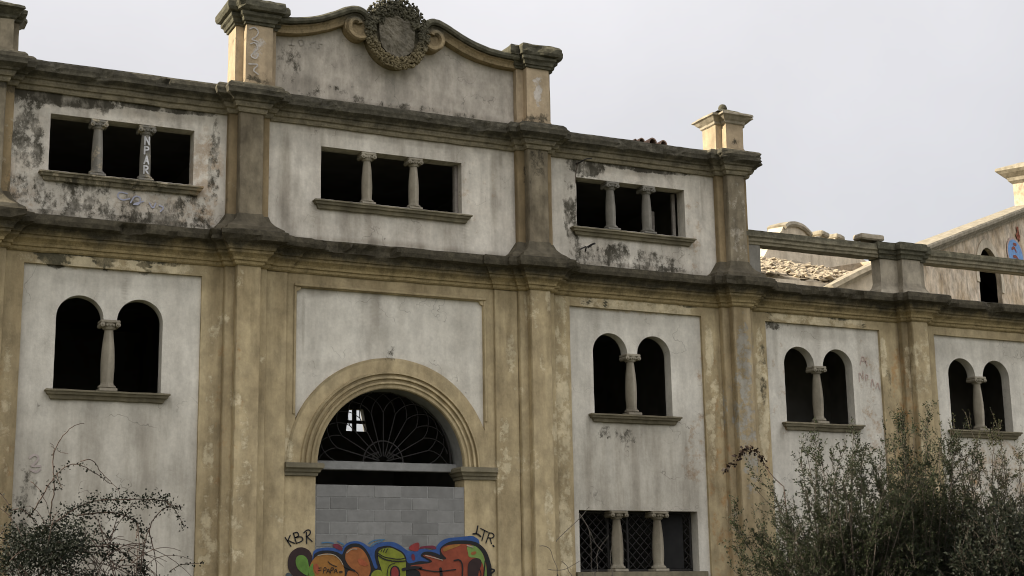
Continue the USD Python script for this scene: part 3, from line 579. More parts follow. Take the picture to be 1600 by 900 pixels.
for sgn, cv in ((1, top_l), (-1, top_r)):
    cv = np.array(cv); s_ = np.linspace(0, len(cv) - 1, 46); cv = np.c_[np.interp(s_, range(len(cv)), cv[:, 0]), np.interp(s_, range(len(cv)), cv[:, 1])]
    obj('coping_roll', along(cv, [(0, .36), (-.005, -.20), (.03, -.245), (.08, -.25), (.115, -.22), (.12, .36)], 5, sgn), M['stone_dark'], ped)
    obj('coping_band', along(cv[:-4], [(.118, .35), (.118, -.17), (.14, -.185), (.16, -.15), (.20, -.12), (.25, -.11), (.262, -.06), (.27, .35)], 8, sgn), M['scroll'], ped)
    vc = (CX - sgn * .735, 11.54); sp = []
    for t in np.linspace(0, 4.6 * math.pi / 2, 46):
        rr = .295 * (1 - t / 9.6); ang = math.pi / 2 - t if sgn > 0 else math.pi / 2 + t
        sp.append((vc[0] + rr * math.cos(ang) * .98, vc[1] + rr * math.sin(ang) * 1.08))
    obj('scroll', along(sp, [(-.035, .05), (-.045, -.19), (-.02, -.225), (.03, -.225), (.06, -.18), (.07, .05)], 12, sgn), M['scroll'], ped)
    e = trimesh.creation.cylinder(.22, .24, sections=24); e.apply_transform(trimesh.transformations.rotation_matrix(math.pi / 2, (1, 0, 0))); e.apply_translation((vc[0], -.03, vc[1])); obj('scroll_eye', e, M['scroll'], ped)
rng = np.random.default_rng(12); lumps = []
wx, wz, WX, WZ = CX, 11.50, .60, .66
leaf0 = trimesh.creation.icosphere(1, 1.0)
for k in range(1500):
    t = rng.uniform(0, 2 * math.pi); q = rng.uniform(.60, 1.0) ** .7
    if math.sin(t) > .35: q = rng.uniform(.50, 1.06)
    m = leaf0.copy(); s = rng.uniform(.016, .034)
    m.apply_scale((s * rng.uniform(.6, 1.0), s * rng.uniform(.6, 1.0), s * rng.uniform(.9, 1.5)))
    m.apply_transform(trimesh.transformations.random_rotation_matrix(rng.random(3)))
    bul = math.sqrt(max(0, 1 - ((q - .8) / .32) ** 2))
    m.apply_translation((wx + WX * q * math.cos(t), -.165 - .06 * bul + rng.uniform(-.03, .02), wz + WZ * q * math.sin(t))); lumps.append(m)
obj('wreath', cat(lumps), M['wreath'], ped, smooth=60)
bk = slab(affinity.scale(Point(wx, wz).buffer(1, 40), WX * .93, WZ * .93), -.14, .30); obj('wreath_back', bk, M['wreath'], ped)
sh = Polygon(smooth_path([(9.02, 11.84), (9.2, 11.78), (9.37, 11.84), (9.52, 11.76), (9.71, 11.80), (9.70, 11.5), (9.68, 11.24), (9.54, 11.10), (9.37, 11.05), (9.20, 11.10), (9.06, 11.24), (9.03, 11.5)], 1, True))
obj('shield', jitter(fine(slab(sh, -.215, -.05), .035), .045, 11, 9, (0, 1, 0)), M['shield'], ped, stained=True)

# --- piers that rise above the upper cornice
def pier(c, z0, z1, hw, deep, caps, finial=False, mat='pier'):
    p = xf('roof_pier', villa)
    pl = [(c - hw - .10, deep), (c - hw - .10, -.10), (c - hw + .04, -.10), (c - hw + .04, -.25), (c + hw - .0, -.25), (c + hw - .0, -.10), (c + hw + .10, -.10), (c + hw + .10, deep)]
    obj('shaft', loft(pl, [(.10, z0 - .05), (.09, z0 + .02), (.03, z0 + .06), (0, z0 + .14)] + [(0, z0 + .14 + (z1 - z0 - .14) * t) for t in (.25, .5, .75, 1)], closed=True, seg=.2, amp=.008, k=3, seed=int(c * 9)), M[mat], p, stained=True)
    obj('cap', loft(pl, [(d, z1 - .02 + h) for d, h in caps], closed=True, seg=.07, amp=.016, k=6, seed=int(c * 5), caps=not finial, chip=.45), M['coping'] if mat == 'pier' and finial else M['stone_dark'], p)
    if finial:
        zt = z1 - .02 + caps[-1][1]
        pb = [(c - hw - .16, -.30), (c + hw + .08, -.30), (c + hw + .08, deep), (c - hw - .16, deep)]
        cx_, cy_ = (pb[0][0] + pb[1][0]) / 2, (pb[0][1] + pb[2][1]) / 2
        V = [(x, y, zt - .012) for x, y in pb] + [(x * .25 + cx_ * .75, y * .25 + cy_ * .75, zt + .13) for x, y in pb] + [(cx_, cy_, zt + .13)]
        f = [(0, 1, 5), (0, 5, 4), (1, 2, 6), (1, 6, 5), (2, 3, 7), (2, 7, 6), (3, 0, 4), (3, 4, 7), (4, 5, 8), (5, 6, 8), (6, 7, 8), (7, 4, 8), (0, 2, 1), (0, 3, 2)]
        obj('finial', cat([jitter(fine(trimesh.Trimesh(V, f), .08), .02, 7, 3), jitter(trimesh.creation.icosphere(2, .085).apply_translation((cx_, cy_, zt + .17)), .01, 9)]), M['stone_dark'], p)
TALL = [(0, 0), (.03, .01), (.035, .05), (.06, .06), (.075, .12), (.11, .15), (.115, .20), (.10, .21), (.165, .23), (.19, .28), (.19, .36), (.165, .41), (.10, .44)]
pier(PIL[1] + .02, 10.10, 10.72, .25, .36, [(0, 0), (.03, .02), (.035, .06), (.07, .09), (.12, .14), (.16, .16), (.15, .20), (.05, .24)], True, 'pil_grey'); pier(PIL[2] + .09, 10.12, 11.24, .25, .36, TALL); pier(PIL[3] + .02, 10.12, 11.24, .25, .36, TALL)
pier(PIL[4] + .02, 10.10, 10.72, .22, .36, [(0, 0), (.03, .02), (.035, .06), (.07, .09), (.12, .14), (.16, .16), (.15, .20), (.05, .24)], True)
# tile ends lying on the cornice between the last two piers
for x, s in ((14.36, .055), (14.60, .075), (14.84, .065), (14.22, .03)):
    th = np.linspace(0, math.pi, 9); o_ = [(x + s * 1.3 * math.cos(t), s * 1.5 * math.sin(t)) for t in th]; i_ = [(x + s * .95 * math.cos(t), s * 1.15 * math.sin(t)) for t in th[::-1]]
    t_ = slab(Polygon([(a, 10.125 + b) for a, b in o_ + i_]), -.16, .25); obj('roof_tile', jitter(t_, .006, 9), M['tile'], villa)

# --- balustrade over the single storey wings
def balustrade(x0, x1, piers, stub=None):
    b = xf('balustrade', villa)
    RP = [(.0, 8.385), (.02, 8.39), (.03, 8.43), (.06, 8.45), (.065, 8.50), (.10, 8.53), (.105, 8.60), (.09, 8.655), (.0, 8.67)]
    obj('rail', loft(rect(x0, x1, -.02, .22), RP, closed=True, seg=.12, amp=.012, k=4, seed=int(x0), caps=True), M['rail'], b)
    for c in piers:
        pl = [(c - .72, .24), (c - .72, -.03), (c - .27, -.03), (c - .27, -.17), (c + .21, -.17), (c + .21, -.03), (c + .42, -.03), (c + .42, .24)]
        obj('post', loft(pl, [(.08, 7.62), (.07, 7.72), (.02, 7.80), (0, 7.88), (0, 8.1), (0, 8.38)], closed=True, seg=.12, amp=.012, k=4, seed=int(c)), M['post'], b, stained=True)
        obj('post_cap', loft(pl, [(-.01, 8.36), (.03, 8.38), (.04, 8.44), (.08, 8.47), (.085, 8.52), (.12, 8.55), (.125, 8.64), (.11, 8.70), (-.02, 8.72)], closed=True, seg=.1, amp=.014, k=5, seed=int(c * 3), caps=True), M['stone_dark'], b)
        if c == PIL[5]: obj('loose_block', jitter(fine(bx(c - 1.2, c - .58, -.08, .2, 8.735, 8.86, .03), .1), .012, 6), M['coping'], b)
    if stub: obj('stub_post', jitter(fine(bx(stub - .3, stub, -.02, .22, 7.62, 8.40, .012), .1), .008, 4), M['column_grey'], b, stained=True)
M['rail'] = weathered('rail_stone', (.26, .23, .16), (.12, .11, .075), 8.52, .06, .6)
balustrade(16.74, 25.6, [PIL[5], PIL[6]], 17.06)
balustrade(-2.4, 2.05, [PIL[0]])

# --- rooms behind the openings
inn = M['inside']
def solid(name, *a): obj(name, bx(*a, .004), inn, villa)
solid('upper_floor', -2.4, 25.6, .285, 7.2, 7.15, 7.5)
solid('roof_slab', 2.05, 16.75, .285, 7.2, 9.76, 10.0)
back = sbox(2.05, 0, 16.75, 10.0).difference(unary_union([Polygon([(11.05, 5.30), (11.53, 5.30), (11.44, 5.78), (11.12, 5.78)])])).difference(sbox(15.72, 8.75, 15.80, 9.02))
obj('back_wall', slab(back, 7.0, 7.2), inn, villa)
obj('window_bars', cat([bx(11.215, 11.30, 7.02, 7.1, 5.30, 5.78), bx(11.05, 11.53, 7.03, 7.09, 5.47, 5.54)]), M['wood'], villa)
solid('wing_back_wall', 16.76, 25.6, 2.6, 2.8, 0, 7.15); solid('wing_back_wall', -2.4, 2.04, 4.6, 4.8, 0, 7.15)
for x in (2.3, 6.6, 12.15, 16.45): obj('partition_wall', bx(x, x + .2, .285, 7.0, 0, 7.15, .004), inn, villa); obj('partition_wall', bx(x, x + .2, .285, 7.0, 7.5, 9.76, .004), inn, villa)
for x in (20.6, 24.95, -2.0): obj('partition_wall', bx(x, x + .2, .285, 4.6, 0, 7.15, .004), inn, villa)
obj('end_wall', bx(25.6, 25.85, 0, 4.8, 0, 7.6), M['ochre'], villa); obj('end_wall', bx(-2.65, -2.4, 0, 4.8, 0, 7.6), M['ochre'], villa)
obj('upper_end_wall', bx(16.53, 16.75, .285, 7.2, 7.5, 9.76), M['white_up'], villa); obj('upper_end_wall', bx(2.05, 2.27, .285, 7.2, 7.5, 9.76), M['white_up'], villa)

# ------------------------------------------------------------------ paint on the walls (traced on the wall plane, X and Z in metres)
MURAL = [
 ('blue',0,0,[(7.96,2.46),(8.02,2.52),(8.13,2.54),(8.27,2.55),(8.41,2.52),(8.48,2.47),(8.48,2.55),(8.55,2.62),(8.65,2.65),(8.76,2.65),(8.86,2.61),(8.95,2.54),(9.01,2.57),(9.1,2.62),(9.24,2.64),(9.35,2.64),(9.43,2.62),(9.53,2.56),(9.62,2.49),(9.74,2.48),(9.83,2.52),(9.94,2.53),(10.04,2.5),(10.12,2.52),(10.16,2.59),(10.23,2.66),(10.36,2.71),(10.56,2.72),(10.8,2.75),(10.87,2.72),(10.96,2.66),(10.95,1.71),(7.96,1.75)]),
 ('slate',0,0,[(7.51,2.12),(7.57,2.16),(7.65,2.09),(7.7,1.87),(7.51,1.87)]),
 ('blackred',1,0,[(7.56,2.21),(7.55,2.32),(7.57,2.42),(7.63,2.5),(7.75,2.56),(7.87,2.53),(7.94,2.47),(7.97,2.37),(7.98,1.86),(7.82,1.87),(7.7,2.04),(7.6,2.14)]),
 ('black',1,0,[(7.98,1.75),(7.97,2.41),(8.03,2.47),(8.13,2.5),(8.27,2.5),(8.4,2.47),(8.47,2.42),(8.5,2.49),(8.52,2.55),(8.6,2.6),(8.71,2.62),(8.81,2.59),(8.9,2.5),(8.96,2.4),(9.01,2.27),(9.04,2.2),(9.1,2.21),(9.05,2.34),(9.03,2.46),(9.07,2.54),(9.17,2.57),(9.3,2.58),(9.43,2.53),(9.53,2.48),(9.59,2.41),(9.61,2.29),(9.7,2.29),(9.83,2.33),(10.04,2.31),(9.94,2.36),(9.84,2.41),(9.91,2.48),(10.04,2.48),(10.16,2.45),(10.21,2.41),(10.2,2.53),(10.28,2.6),(10.42,2.66),(10.62,2.67),(10.82,2.66),(10.96,2.6),(11.07,2.49),(11.13,2.34),(11.17,2.19),(11.15,1.71)]),
 ('green',2,0,[(7.68,2.3),(7.69,2.39),(7.75,2.43),(7.82,2.42),(7.88,2.37),(7.9,2.28),(7.92,2.21),(7.94,2.1),(7.86,2.1),(7.77,2.16),(7.71,2.22)]),
 ('orange',2,0,[(7.9,2.18),(7.93,2.28),(7.98,2.36),(8.04,2.41),(8.14,2.45),(8.27,2.45),(8.37,2.41),(8.45,2.35),(8.5,2.26),(8.52,2.13),(8.5,1.86),(7.94,1.87),(7.9,2.09)]),
 ('redorange',3,0,[(7.97,2.26),(8.04,2.3),(8.09,2.21),(8.07,2.11),(8.01,2.15)]),
 ('green',3,0,[(7.89,2.16),(7.93,2.26),(7.98,2.31),(7.97,2.18),(8.02,2.09),(7.94,2.04)]),
 ('rust',2,0,[(8.52,2.37),(8.53,2.47),(8.61,2.54),(8.72,2.56),(8.82,2.52),(8.9,2.42),(8.95,2.29),(8.97,2.18),(8.94,2.09),(8.8,1.86),(8.77,2.13),(8.67,2.18),(8.59,2.25),(8.54,2.32)]),
 ('redorange',3,0,[(8.73,2.37),(8.83,2.36),(8.94,2.26),(8.86,2.24),(8.76,2.27)]),
 ('rust',2,0,[(8.55,2.16),(8.62,2.18),(8.71,2.15),(8.77,2.09),(8.75,1.86),(8.53,1.86)]),
 ('lime',2,0,[(8.96,2.09),(9.02,2.17),(9.11,2.19),(9.18,2.15),(9.2,1.85),(8.96,1.85)]),
 ('lime',2,0,[(9.09,2.47),(9.16,2.53),(9.32,2.55),(9.43,2.5),(9.53,2.45),(9.58,2.36),(9.59,2.27),(9.59,1.85),(9.21,1.85),(9.18,2.13),(9.1,2.34)]),
 ('red',4,0,[(9.32,2.13),(9.34,2.21),(9.39,2.24),(9.44,2.2),(9.46,2.12),(9.44,2.04),(9.39,2.01),(9.34,2.04)]),
 ('black',3,0,[(9.3,2.13),(9.32,2.22),(9.39,2.26),(9.47,2.22),(9.49,2.12),(9.47,2.0),(9.39,1.98),(9.32,2.0)]),
 ('red',1,0,[(9.62,2.53),(9.7,2.6),(9.82,2.64),(9.84,2.58),(9.82,2.49),(9.74,2.48)]),
 ('maroon',1,0,[(9.84,2.56),(9.99,2.58),(10.12,2.58),(10.15,2.51),(10.04,2.53),(9.94,2.54),(9.83,2.52)]),
 ('maroon',1,0,[(9.68,2.43),(9.74,2.45),(9.76,2.34),(9.7,2.33)]),
 ('maroon',1,0,[(8.29,2.6),(8.41,2.61),(8.48,2.54),(8.46,2.49),(8.35,2.53)]),
 ('brick_red',2,0,[(9.64,2.25),(9.83,2.27),(10.04,2.29),(10.07,2.33),(9.94,2.39),(9.88,2.42),(9.96,2.43),(10.09,2.4),(10.25,2.34),(10.34,2.36),(10.25,2.43),(10.21,2.51),(10.28,2.57),(10.42,2.6),(10.62,2.61),(10.78,2.6),(10.92,2.54),(11.01,2.43),(11.05,2.31),(11.07,2.19),(11.07,1.83),(9.83,1.84),(9.87,2.13),(9.75,2.2)]),
 ('pale_green',3,0,[(10.69,2.57),(10.82,2.59),(10.93,2.53),(11.01,2.42),(11.05,2.26),(11.07,2.12),(11.07,1.83),(11.0,1.83),(11.02,2.19),(10.98,2.31),(10.89,2.38),(10.73,2.38),(10.72,2.47)]),
 ('rust',4,0,[(10.77,2.47),(10.88,2.49),(10.86,2.43),(10.78,2.42)]),
 ('blackred',4,0,[(10.7,2.26),(10.78,2.35),(10.89,2.38),(10.97,2.34),(10.97,2.24),(10.91,2.17),(10.88,1.83),(10.72,1.83)]),
 ('orange',3,0,[(10.25,2.52),(10.3,2.56),(10.46,2.6),(10.62,2.6),(10.49,2.55),(10.36,2.51),(10.28,2.47)]),
 ('black',5,0.015,[(9.088,2.458),(9.189,2.393),(9.316,2.37),(9.457,2.352),(9.579,2.375)]),
 ('black',5,0.02,[(9.088,2.423),(9.189,2.358),(9.316,2.329),(9.444,2.317),(9.579,2.328)]),
 ('black',5,0.012,[(9.164,2.516),(9.145,2.481)]),
 ('black',5,0.012,[(9.214,2.528),(9.183,2.47)]),
 ('black',5,0.012,[(9.265,2.528),(9.227,2.464)]),
 ('black',5,0.012,[(9.253,1.967),(9.253,2.177),(9.304,2.27),(9.393,2.293)]),
 ('black',5,0.025,[(10.461,2.332),(10.567,2.349),(10.619,2.253),(10.604,2.014)]),
 ('black',5,0.02,[(9.83,2.197),(10.038,2.155),(10.195,2.148),(10.38,2.171),(10.486,2.182)]),
 ('black',5,0.05,[(10.209,2.195),(10.234,2.017)]),
 ('black',5,0.015,[(10.927,2.192),(10.966,2.096),(10.911,2.012)]),
 ('black',5,0.02,[(11.036,2.324),(11.006,2.071)]),
 ('black',5,0.05,[(9.534,2.187),(9.701,2.222),(9.856,2.209)]),
 ('black',5,0.03,[(11.143,2.191),(11.224,2.166),(11.155,2.118)]),
 ('black',5,0.013,[(8.227,2.32),(8.276,2.274),(8.375,2.239)]),
 ('black',5,0.03,[(8.511,2.25),(8.585,2.215),(8.685,2.168)]),
 ('cream',5,0.012,[(8.054,2.418),(8.176,2.441),(8.324,2.435),(8.423,2.366),(8.48,2.273)]),
 ('cream',5,0.012,[(8.547,2.458),(8.621,2.522),(8.721,2.522)]),
 ('cream',5,0.012,[(9.935,2.416),(10.092,2.38),(10.249,2.338)]),
 ('cream',5,0.02,[(10.703,2.583),(10.81,2.553)]),
 ('light_blue',0,0.02,[(8.126,2.62),(8.224,2.631),(8.323,2.614)]),
 ('light_blue',0,0.018,[(8.934,2.61),(8.997,2.657),(9.111,2.675),(9.213,2.675)]),
 ('light_blue',0,0.018,[(8.959,2.551),(9.022,2.61),(9.175,2.657)]),
 ('light_blue',0,0.02,[(8.397,2.643),(8.496,2.597)]),
 ('black',5,0.011,[(8.149,2.137),(8.158,2.229),(8.197,2.223),(8.2,2.188),(8.158,2.18)]),
 ('black',5,0.011,[(8.271,2.136),(8.28,2.228),(8.32,2.222),(8.322,2.188),(8.281,2.18)]),
 ('black',5,0.011,[(8.204,2.139),(8.23,2.217),(8.259,2.142)]),
 ('black',5,0.011,[(8.216,2.165),(8.25,2.168)]),
 ('black',5,0.011,[(8.333,2.138),(8.359,2.216),(8.388,2.141)]),
 ('black',5,0.011,[(8.345,2.164),(8.379,2.168)]),
 ('black',5,0.011,[(8.063,2.218),(8.111,2.222)]),
 ('black',5,0.011,[(8.063,2.181),(8.112,2.185)]),
 ('black',5,0.011,[(8.419,2.164),(8.474,2.164)]),
 ('black',5,0.011,[(8.419,2.147),(8.474,2.146)]),
 ('black',5,0.02,[(7.506,2.704),(7.604,2.567)]),
 ('black',5,0.02,[(7.59,2.738),(7.549,2.647)]),
 ('black',5,0.02,[(7.549,2.658),(7.664,2.613)]),
 ('black',5,0.02,[(7.643,2.773),(7.694,2.613)]),
 ('black',5,0.02,[(7.643,2.773),(7.704,2.791),(7.734,2.756),(7.729,2.728),(7.681,2.704)]),
 ('black',5,0.02,[(7.681,2.704),(7.771,2.722),(7.808,2.682),(7.784,2.642),(7.694,2.613)]),
 ('black',5,0.02,[(7.861,2.786),(7.869,2.613)]),
 ('black',5,0.02,[(7.819,2.78),(7.867,2.826),(7.916,2.826),(7.934,2.786),(7.91,2.746),(7.862,2.717)]),
 ('black',5,0.02,[(7.868,2.722),(7.96,2.642)]),
 ('black',5,0.025,[(10.916,2.911),(10.887,2.79)]),
 ('black',5,0.028,[(10.826,2.777),(10.901,2.784),(10.967,2.735)]),
 ('black',5,0.02,[(10.969,2.869),(11.104,2.809)]),
 ('black',5,0.02,[(11.043,2.833),(10.99,2.669)]),
 ('black',5,0.02,[(11.131,2.797),(11.065,2.627)]),
 ('black',5,0.02,[(11.124,2.797),(11.192,2.791),(11.226,2.749),(11.191,2.706),(11.11,2.712)]),
 ('black',5,0.02,[(11.143,2.706),(11.169,2.615)]),
 ('black',5,0.03,[(11.2,2.581),(11.211,2.569)]),
]
def stroke(pts, w, y, n=1):
    l = LineString(smooth_path(pts, n) if len(pts) > 2 else pts).buffer(w / 2, 4)
    return slab(l, y, y + .002)
mural = xf('mural', villa); tag(mural, 'colourful bubble lettering painted across blocks and jambs')
LET = []
for col, lay, w, pts in MURAL:
    y = -.013 - .0032 * lay
    if w:
        if len(pts) and lay == 5 and (pts[0][1] > 2.54 and (pts[0][0] < 8.0 or pts[0][0] > 10.8)): LET.append((pts, w)); continue
        m_ = stroke(pts, w, y)
    else: 
        pg = Polygon(smooth_path(pts, 2, True)).buffer(0)
        m_ = slab(pg, y, y + .002)
    obj('painted_' + ('line' if w else 'shape'), m_, M['p_' + col], mural)
tg = {'KBR': [], 'LTR': []}
for pts, w in LET: tg['KBR' if pts[0][0] < 9 else 'LTR'].append(stroke(pts, w * 1.0, -.009))
obj('graffiti_tag', cat(tg['KBR']), M['p_black'], villa, label='black sprayed letters KBR')
obj('graffiti_tag', cat(tg['LTR']), M['p_black'], villa, label='black sprayed letters LTR with a full stop')
def letters(strokes, w, y, col, label, warp=None):
    m = cat([stroke(s, w, y) for s in strokes])
    if warp:
        m = fine(m, .012); x0, r_ = warp; d = np.clip(m.vertices[:, 0] - x0, -r_ * .98, r_ * .98)
        m.vertices[:, 1] = m.vertices[:, 1] - y + (.13 - np.sqrt(r_ * r_ - d * d)) - .004
    obj('graffiti_tag', m, M['p_' + col], villa, label=label)
G = {'N': [[(0, 0), (0, 1)], [(0, 1), (.7, 0)], [(.7, 0), (.7, 1)]], 'P': [[(0, 0), (0, 1)], [(0, 1), (.6, .95), (.65, .6), (0, .5)]], 'A': [[(0, 0), (.35, 1)], [(.35, 1), (.7, 0)], [(.12, .35), (.6, .35)]],
     'R': [[(0, 0), (0, 1)], [(0, 1), (.62, .95), (.62, .58), (0, .5)], [(.15, .5), (.68, 0)]]}
st_ = []
for i, ch in enumerate('NPAR'):
    z0 = 9.005 - i * .163
    for s in G[ch]: st_.append([(NPAR[0] - .035 + .10 * a, z0 + .125 * b) for a, b in s])
letters(st_, .024, 0.0, 'white', 'white painted letters N P A R down the window column', (NPAR[0], .108))
letters([[(6.68, 11.14), (6.76, 11.19), (6.84, 11.12), (6.80, 11.02), (6.70, 10.96), (6.82, 10.94)], [(6.70, 10.88), (6.78, 10.92), (6.84, 10.82), (6.76, 10.74), (6.70, 10.66), (6.80, 10.62), (6.84, 10.72)], [(6.68, 10.52), (6.86, 10.54), (6.74, 10.42), (6.84, 10.36)]],
        .02, -.268, 'pale_scrawl', 'pale sprayed loops on the roof pier')
letters([[(4.80, 8.14), (4.68, 8.16), (4.64, 8.08), (4.72, 8.02), (4.84, 8.06)], [(4.86, 8.0), (4.92, 8.12), (5.02, 8.10), (5.0, 7.98), (4.88, 7.97), (5.06, 8.04)], [(5.16, 8.02), (5.22, 7.93), (5.26, 8.03)], [(5.32, 8.0), (5.40, 7.97), (5.34, 7.90)]],
        .022, .0, 'lavender', 'pale lavender scrawl under the window')
letters([[(19.38, 6.16), (19.46, 6.38), (19.56, 6.14)], [(19.42, 6.24), (19.54, 6.23)], [(19.34, 5.82), (19.34, 6.04), (19.44, 5.84), (19.44, 6.03)], [(19.5, 5.84), (19.49, 5.98), (19.58, 5.94), (19.5, 5.88)], [(19.62, 5.72), (19.66, 5.92), (19.7, 5.74)], [(19.74, 5.7), (19.8, 5.84), (19.83, 5.68)]],
        .016, .045, 'faint_red', 'faded reddish scrawl beside the arched window')
letters([[(3.50, 3.88), (3.57, 3.94), (3.64, 3.88), (3.58, 3.80), (3.52, 3.75), (3.66, 3.76)], [(3.52, 3.70), (3.60, 3.66), (3.66, 3.71)]], .03, .044, 'grey_red', 'small dull red scrawl on the plaster')
letters([[(7.50, 11.08), (7.52, 11.20)], [(7.46, 11.08), (7.56, 11.08)], [(7.66, 11.1), (7.62, 11.18), (7.70, 11.21), (7.74, 11.12), (7.66, 11.09)], [(7.92, 11.19), (7.83, 11.18), (7.88, 11.12), (7.82, 11.08)], [(8.06, 11.18), (7.98, 11.19), (8.03, 11.12), (7.97, 11.09)]],
        .014, .018, 'scratch', 'faint scratched characters on the pediment')

# ------------------------------------------------------------------ buildings behind
gb = xf('gabled_wing', None, (28.4, 9.0, 0)); UsdGeom.Xformable(gb).AddRotateZOp().Set(28.0)
tag(gb, 'ochre gabled wing with sloping coping and an arched opening, behind the balustrade', 'building')
GY, GX = 0.0, 12.9
slope, base_z = .321, 15.38
gz = lambda x: base_z - slope * abs(x - GX)
gw = Polygon([(-.6, 0), (-.6, gz(-.6) - .1), (GX, base_z - .1), (26.4, gz(26.4) - .1), (26.4, 0)])
gh = unary_union([sbox(6.56, 9.6, 8.72, 11.62), Point(7.64, 11.62).buffer(1.08, 24)])
obj('wall', jitter(slab(gw.difference(gh), GY, GY + .14, .4), .014, 1.5, 71, (0, 1, 0)), M['gable'], gb)
obj('surround', jitter(slab(Point(7.64, 11.62).buffer(1.36, 24).difference(gh).difference(sbox(0, 0, 13, 11.4)), GY - .03, GY + .01, .2), .01, 4, 5), M['pale'], gb)
def rake(xa, xb, seed):
    n = 50; xs = np.linspace(xa, xb, n); c = [(x, gz(x)) for x in xs]
    return along(c, [(.03, GY + .5), (.03, GY - .36), (.08, GY - .40), (.17, GY - .38), (.19, GY - .28), (.27, GY - .24), (.31, GY - .16), (.39, GY - .12), (.41, GY + .5)], seed, 1)
obj('raking_cornice', rake(-1.0, GX, 81), M['coping'], gb); obj('raking_cornice', rake(GX, 26.8, 82), M['coping'], gb)
obj('side_wall', bx(-.6, -.25, GY + .15, GY + 3.2, 0, gz(-.3) - .2), M['gable'], gb); obj('side_wall', bx(26.05, 26.4, GY + .15, GY + 3.2, 0, gz(26.2) - .2), M['gable'], gb)
obj('rear_wall', slab(Polygon([(-.2, 0), (-.2, gz(-.2) - .9), (GX, base_z - .9), (26, gz(26) - .9), (26, 0)]), GY + 3.0, GY + 3.25), M['inside'], gb)
obj('loft_floor', bx(-.2, 26.0, GY + .15, GY + 2.98, 9.3, 9.55), M['inside'], gb)
obj('roof', slab(Polygon([(.2, gz(.2) - .78), (GX, base_z - .78), (26, gz(26) - .78), (26, gz(26) - .95), (GX, base_z - .95), (.2, gz(.2) - .95)]), GY + .15, GY + 3.3), M['inside'], gb)
pa = [(12.25, GY + .4), (12.25, GY - .12), (14.6, GY - .12), (14.6, GY + .4)]
obj('apex_pier', loft(pa, [(.10, 14.7), (.02, 14.95), (0, 15.1), (0, 16.1)], closed=True, seg=.3, amp=.012), M['gable'], gb)
obj('pier_cap', loft(pa, [(0, 15.95), (.12, 16.05), (.16, 16.16), (.36, 16.30), (.46, 16.40), (.44, 16.50), (-.2, 16.75)], closed=True, seg=.2, amp=.014, caps=True), M['coping'], gb)
obj('pilaster_strip', bx(12.2, 14.65, GY - .1, GY + .01, 0, 14.5), M['gable'], gb)
OX, OZ = 10.45, 12.98
ov = affinity.scale(Point(OX, OZ).buffer(1, 24), .80, .52)
obj('graffiti_oval', slab(ov, GY - .035, GY - .020), M['p_sky_blue'], gb, label='blue sprayed oval')
obj('graffiti_ring', slab(affinity.scale(Point(OX, OZ).buffer(1, 24), .90, .60).difference(ov.buffer(-.02)), GY - .034, GY - .0205), M['p_faint_red'], gb)
rs = [stroke([(OX + (x - 32.72) * 2.6, OZ + (z - 11.5) * 1.25) for x, z in s], .10, GY - .042) for s in ([(32.58, 11.62), (32.68, 11.70), (32.74, 11.60)], [(32.62, 11.42), (32.74, 11.46), (32.82, 11.38)], [(32.66, 11.78), (32.76, 11.80)], [(32.60, 11.28), (32.70, 11.26)])]
obj('graffiti_mark', cat(rs), M['p_brick_red'], gb)
obj('graffiti_mark', cat([stroke(s, .14, GY - .035) for s in ([(10.75, 13.72), (10.95, 13.82), (10.87, 14.0)], [(10.8, 13.66), (11.05, 13.75)], [(10.95, 14.0), (11.0, 13.62)])]), M['p_redorange'], gb, label='orange red sprayed patch')

rb = xf('rear_block'); tag(rb, 'pale rear building with scalloped parapet and broken tiled roof seen through the balustrade', 'building')
th = math.radians(28)
par = [(-.35, 6), (-.11, 10.64), (.08, 10.82), (.31, 11.01), (.72, 11.32), (1.08, 11.59), (1.22, 11.74), (1.46, 11.86), (1.95, 11.96), (2.41, 11.97), (2.7, 11.90), (2.96, 11.83), (3.2, 11.80), (3.42, 11.88), (3.83, 11.98), (4.08, 11.98), (4.22, 11.86), (4.6, 11.9), (4.71, 12.06), (5.22, 12.14), (5.33, 12.0), (6.2, 11.8), (8.0, 11.7), (8.0, 6)]
pm = jitter(slab(Polygon(par), 0, .45, .25), .02, 2.5, 91, (1, 1, 1)); pm.apply_transform(trimesh.transformations.rotation_matrix(th, (0, 0, 1))); pm.apply_translation((23.7, 9.0, 0))
obj('parapet', pm, M['pale'], rb, stained=True)
q = smooth_path([(1.22, 11.76), (1.46, 11.89), (1.95, 11.99), (2.41, 12.0), (2.7, 11.93), (2.96, 11.86)], 1)
cp = along(q, [(-.03, -.08), (-.05, .2), (-.03, .5), (.09, .5), (.11, -.05), (.05, -.1)], 13, 1); cp.apply_transform(trimesh.transformations.rotation_matrix(th, (0, 0, 1))); cp.apply_translation((23.7, 9.0, 0)); obj('parapet_coping', cp, M['coping'], rb)
for k in (3.62, 4.72):
    t_ = jitter(fine(bx(k, k + .52, -.10, .5, 11.94 + .12 * (k > 4), 12.10 + .12 * (k > 4), .04), .1), .02, 5); t_.apply_transform(trimesh.transformations.rotation_matrix(th, (0, 0, 1))); t_.apply_translation((23.7, 9.0, 0)); obj('parapet_coping', t_, M['coping'], rb)
rz = lambda y: 9.10 + (y - 4.9) * .36
rs_ = trimesh.Trimesh([(17.5, 4.9, rz(4.9)), (25.2, 4.9, rz(4.9)), (25.2, 9.5, rz(9.5)), (17.5, 9.6, rz(9.6))], [(0, 1, 2), (0, 2, 3)])
obj('roof', jitter(fine(rs_, .25), .05, 2, 7), M['rubble'], rb)
obj('front_wall', bx(17.5, 25.2, 4.92, 5.2, 0, 9.04), M['pale'], rb, stained=True)
rng = np.random.default_rng(5); tl = []
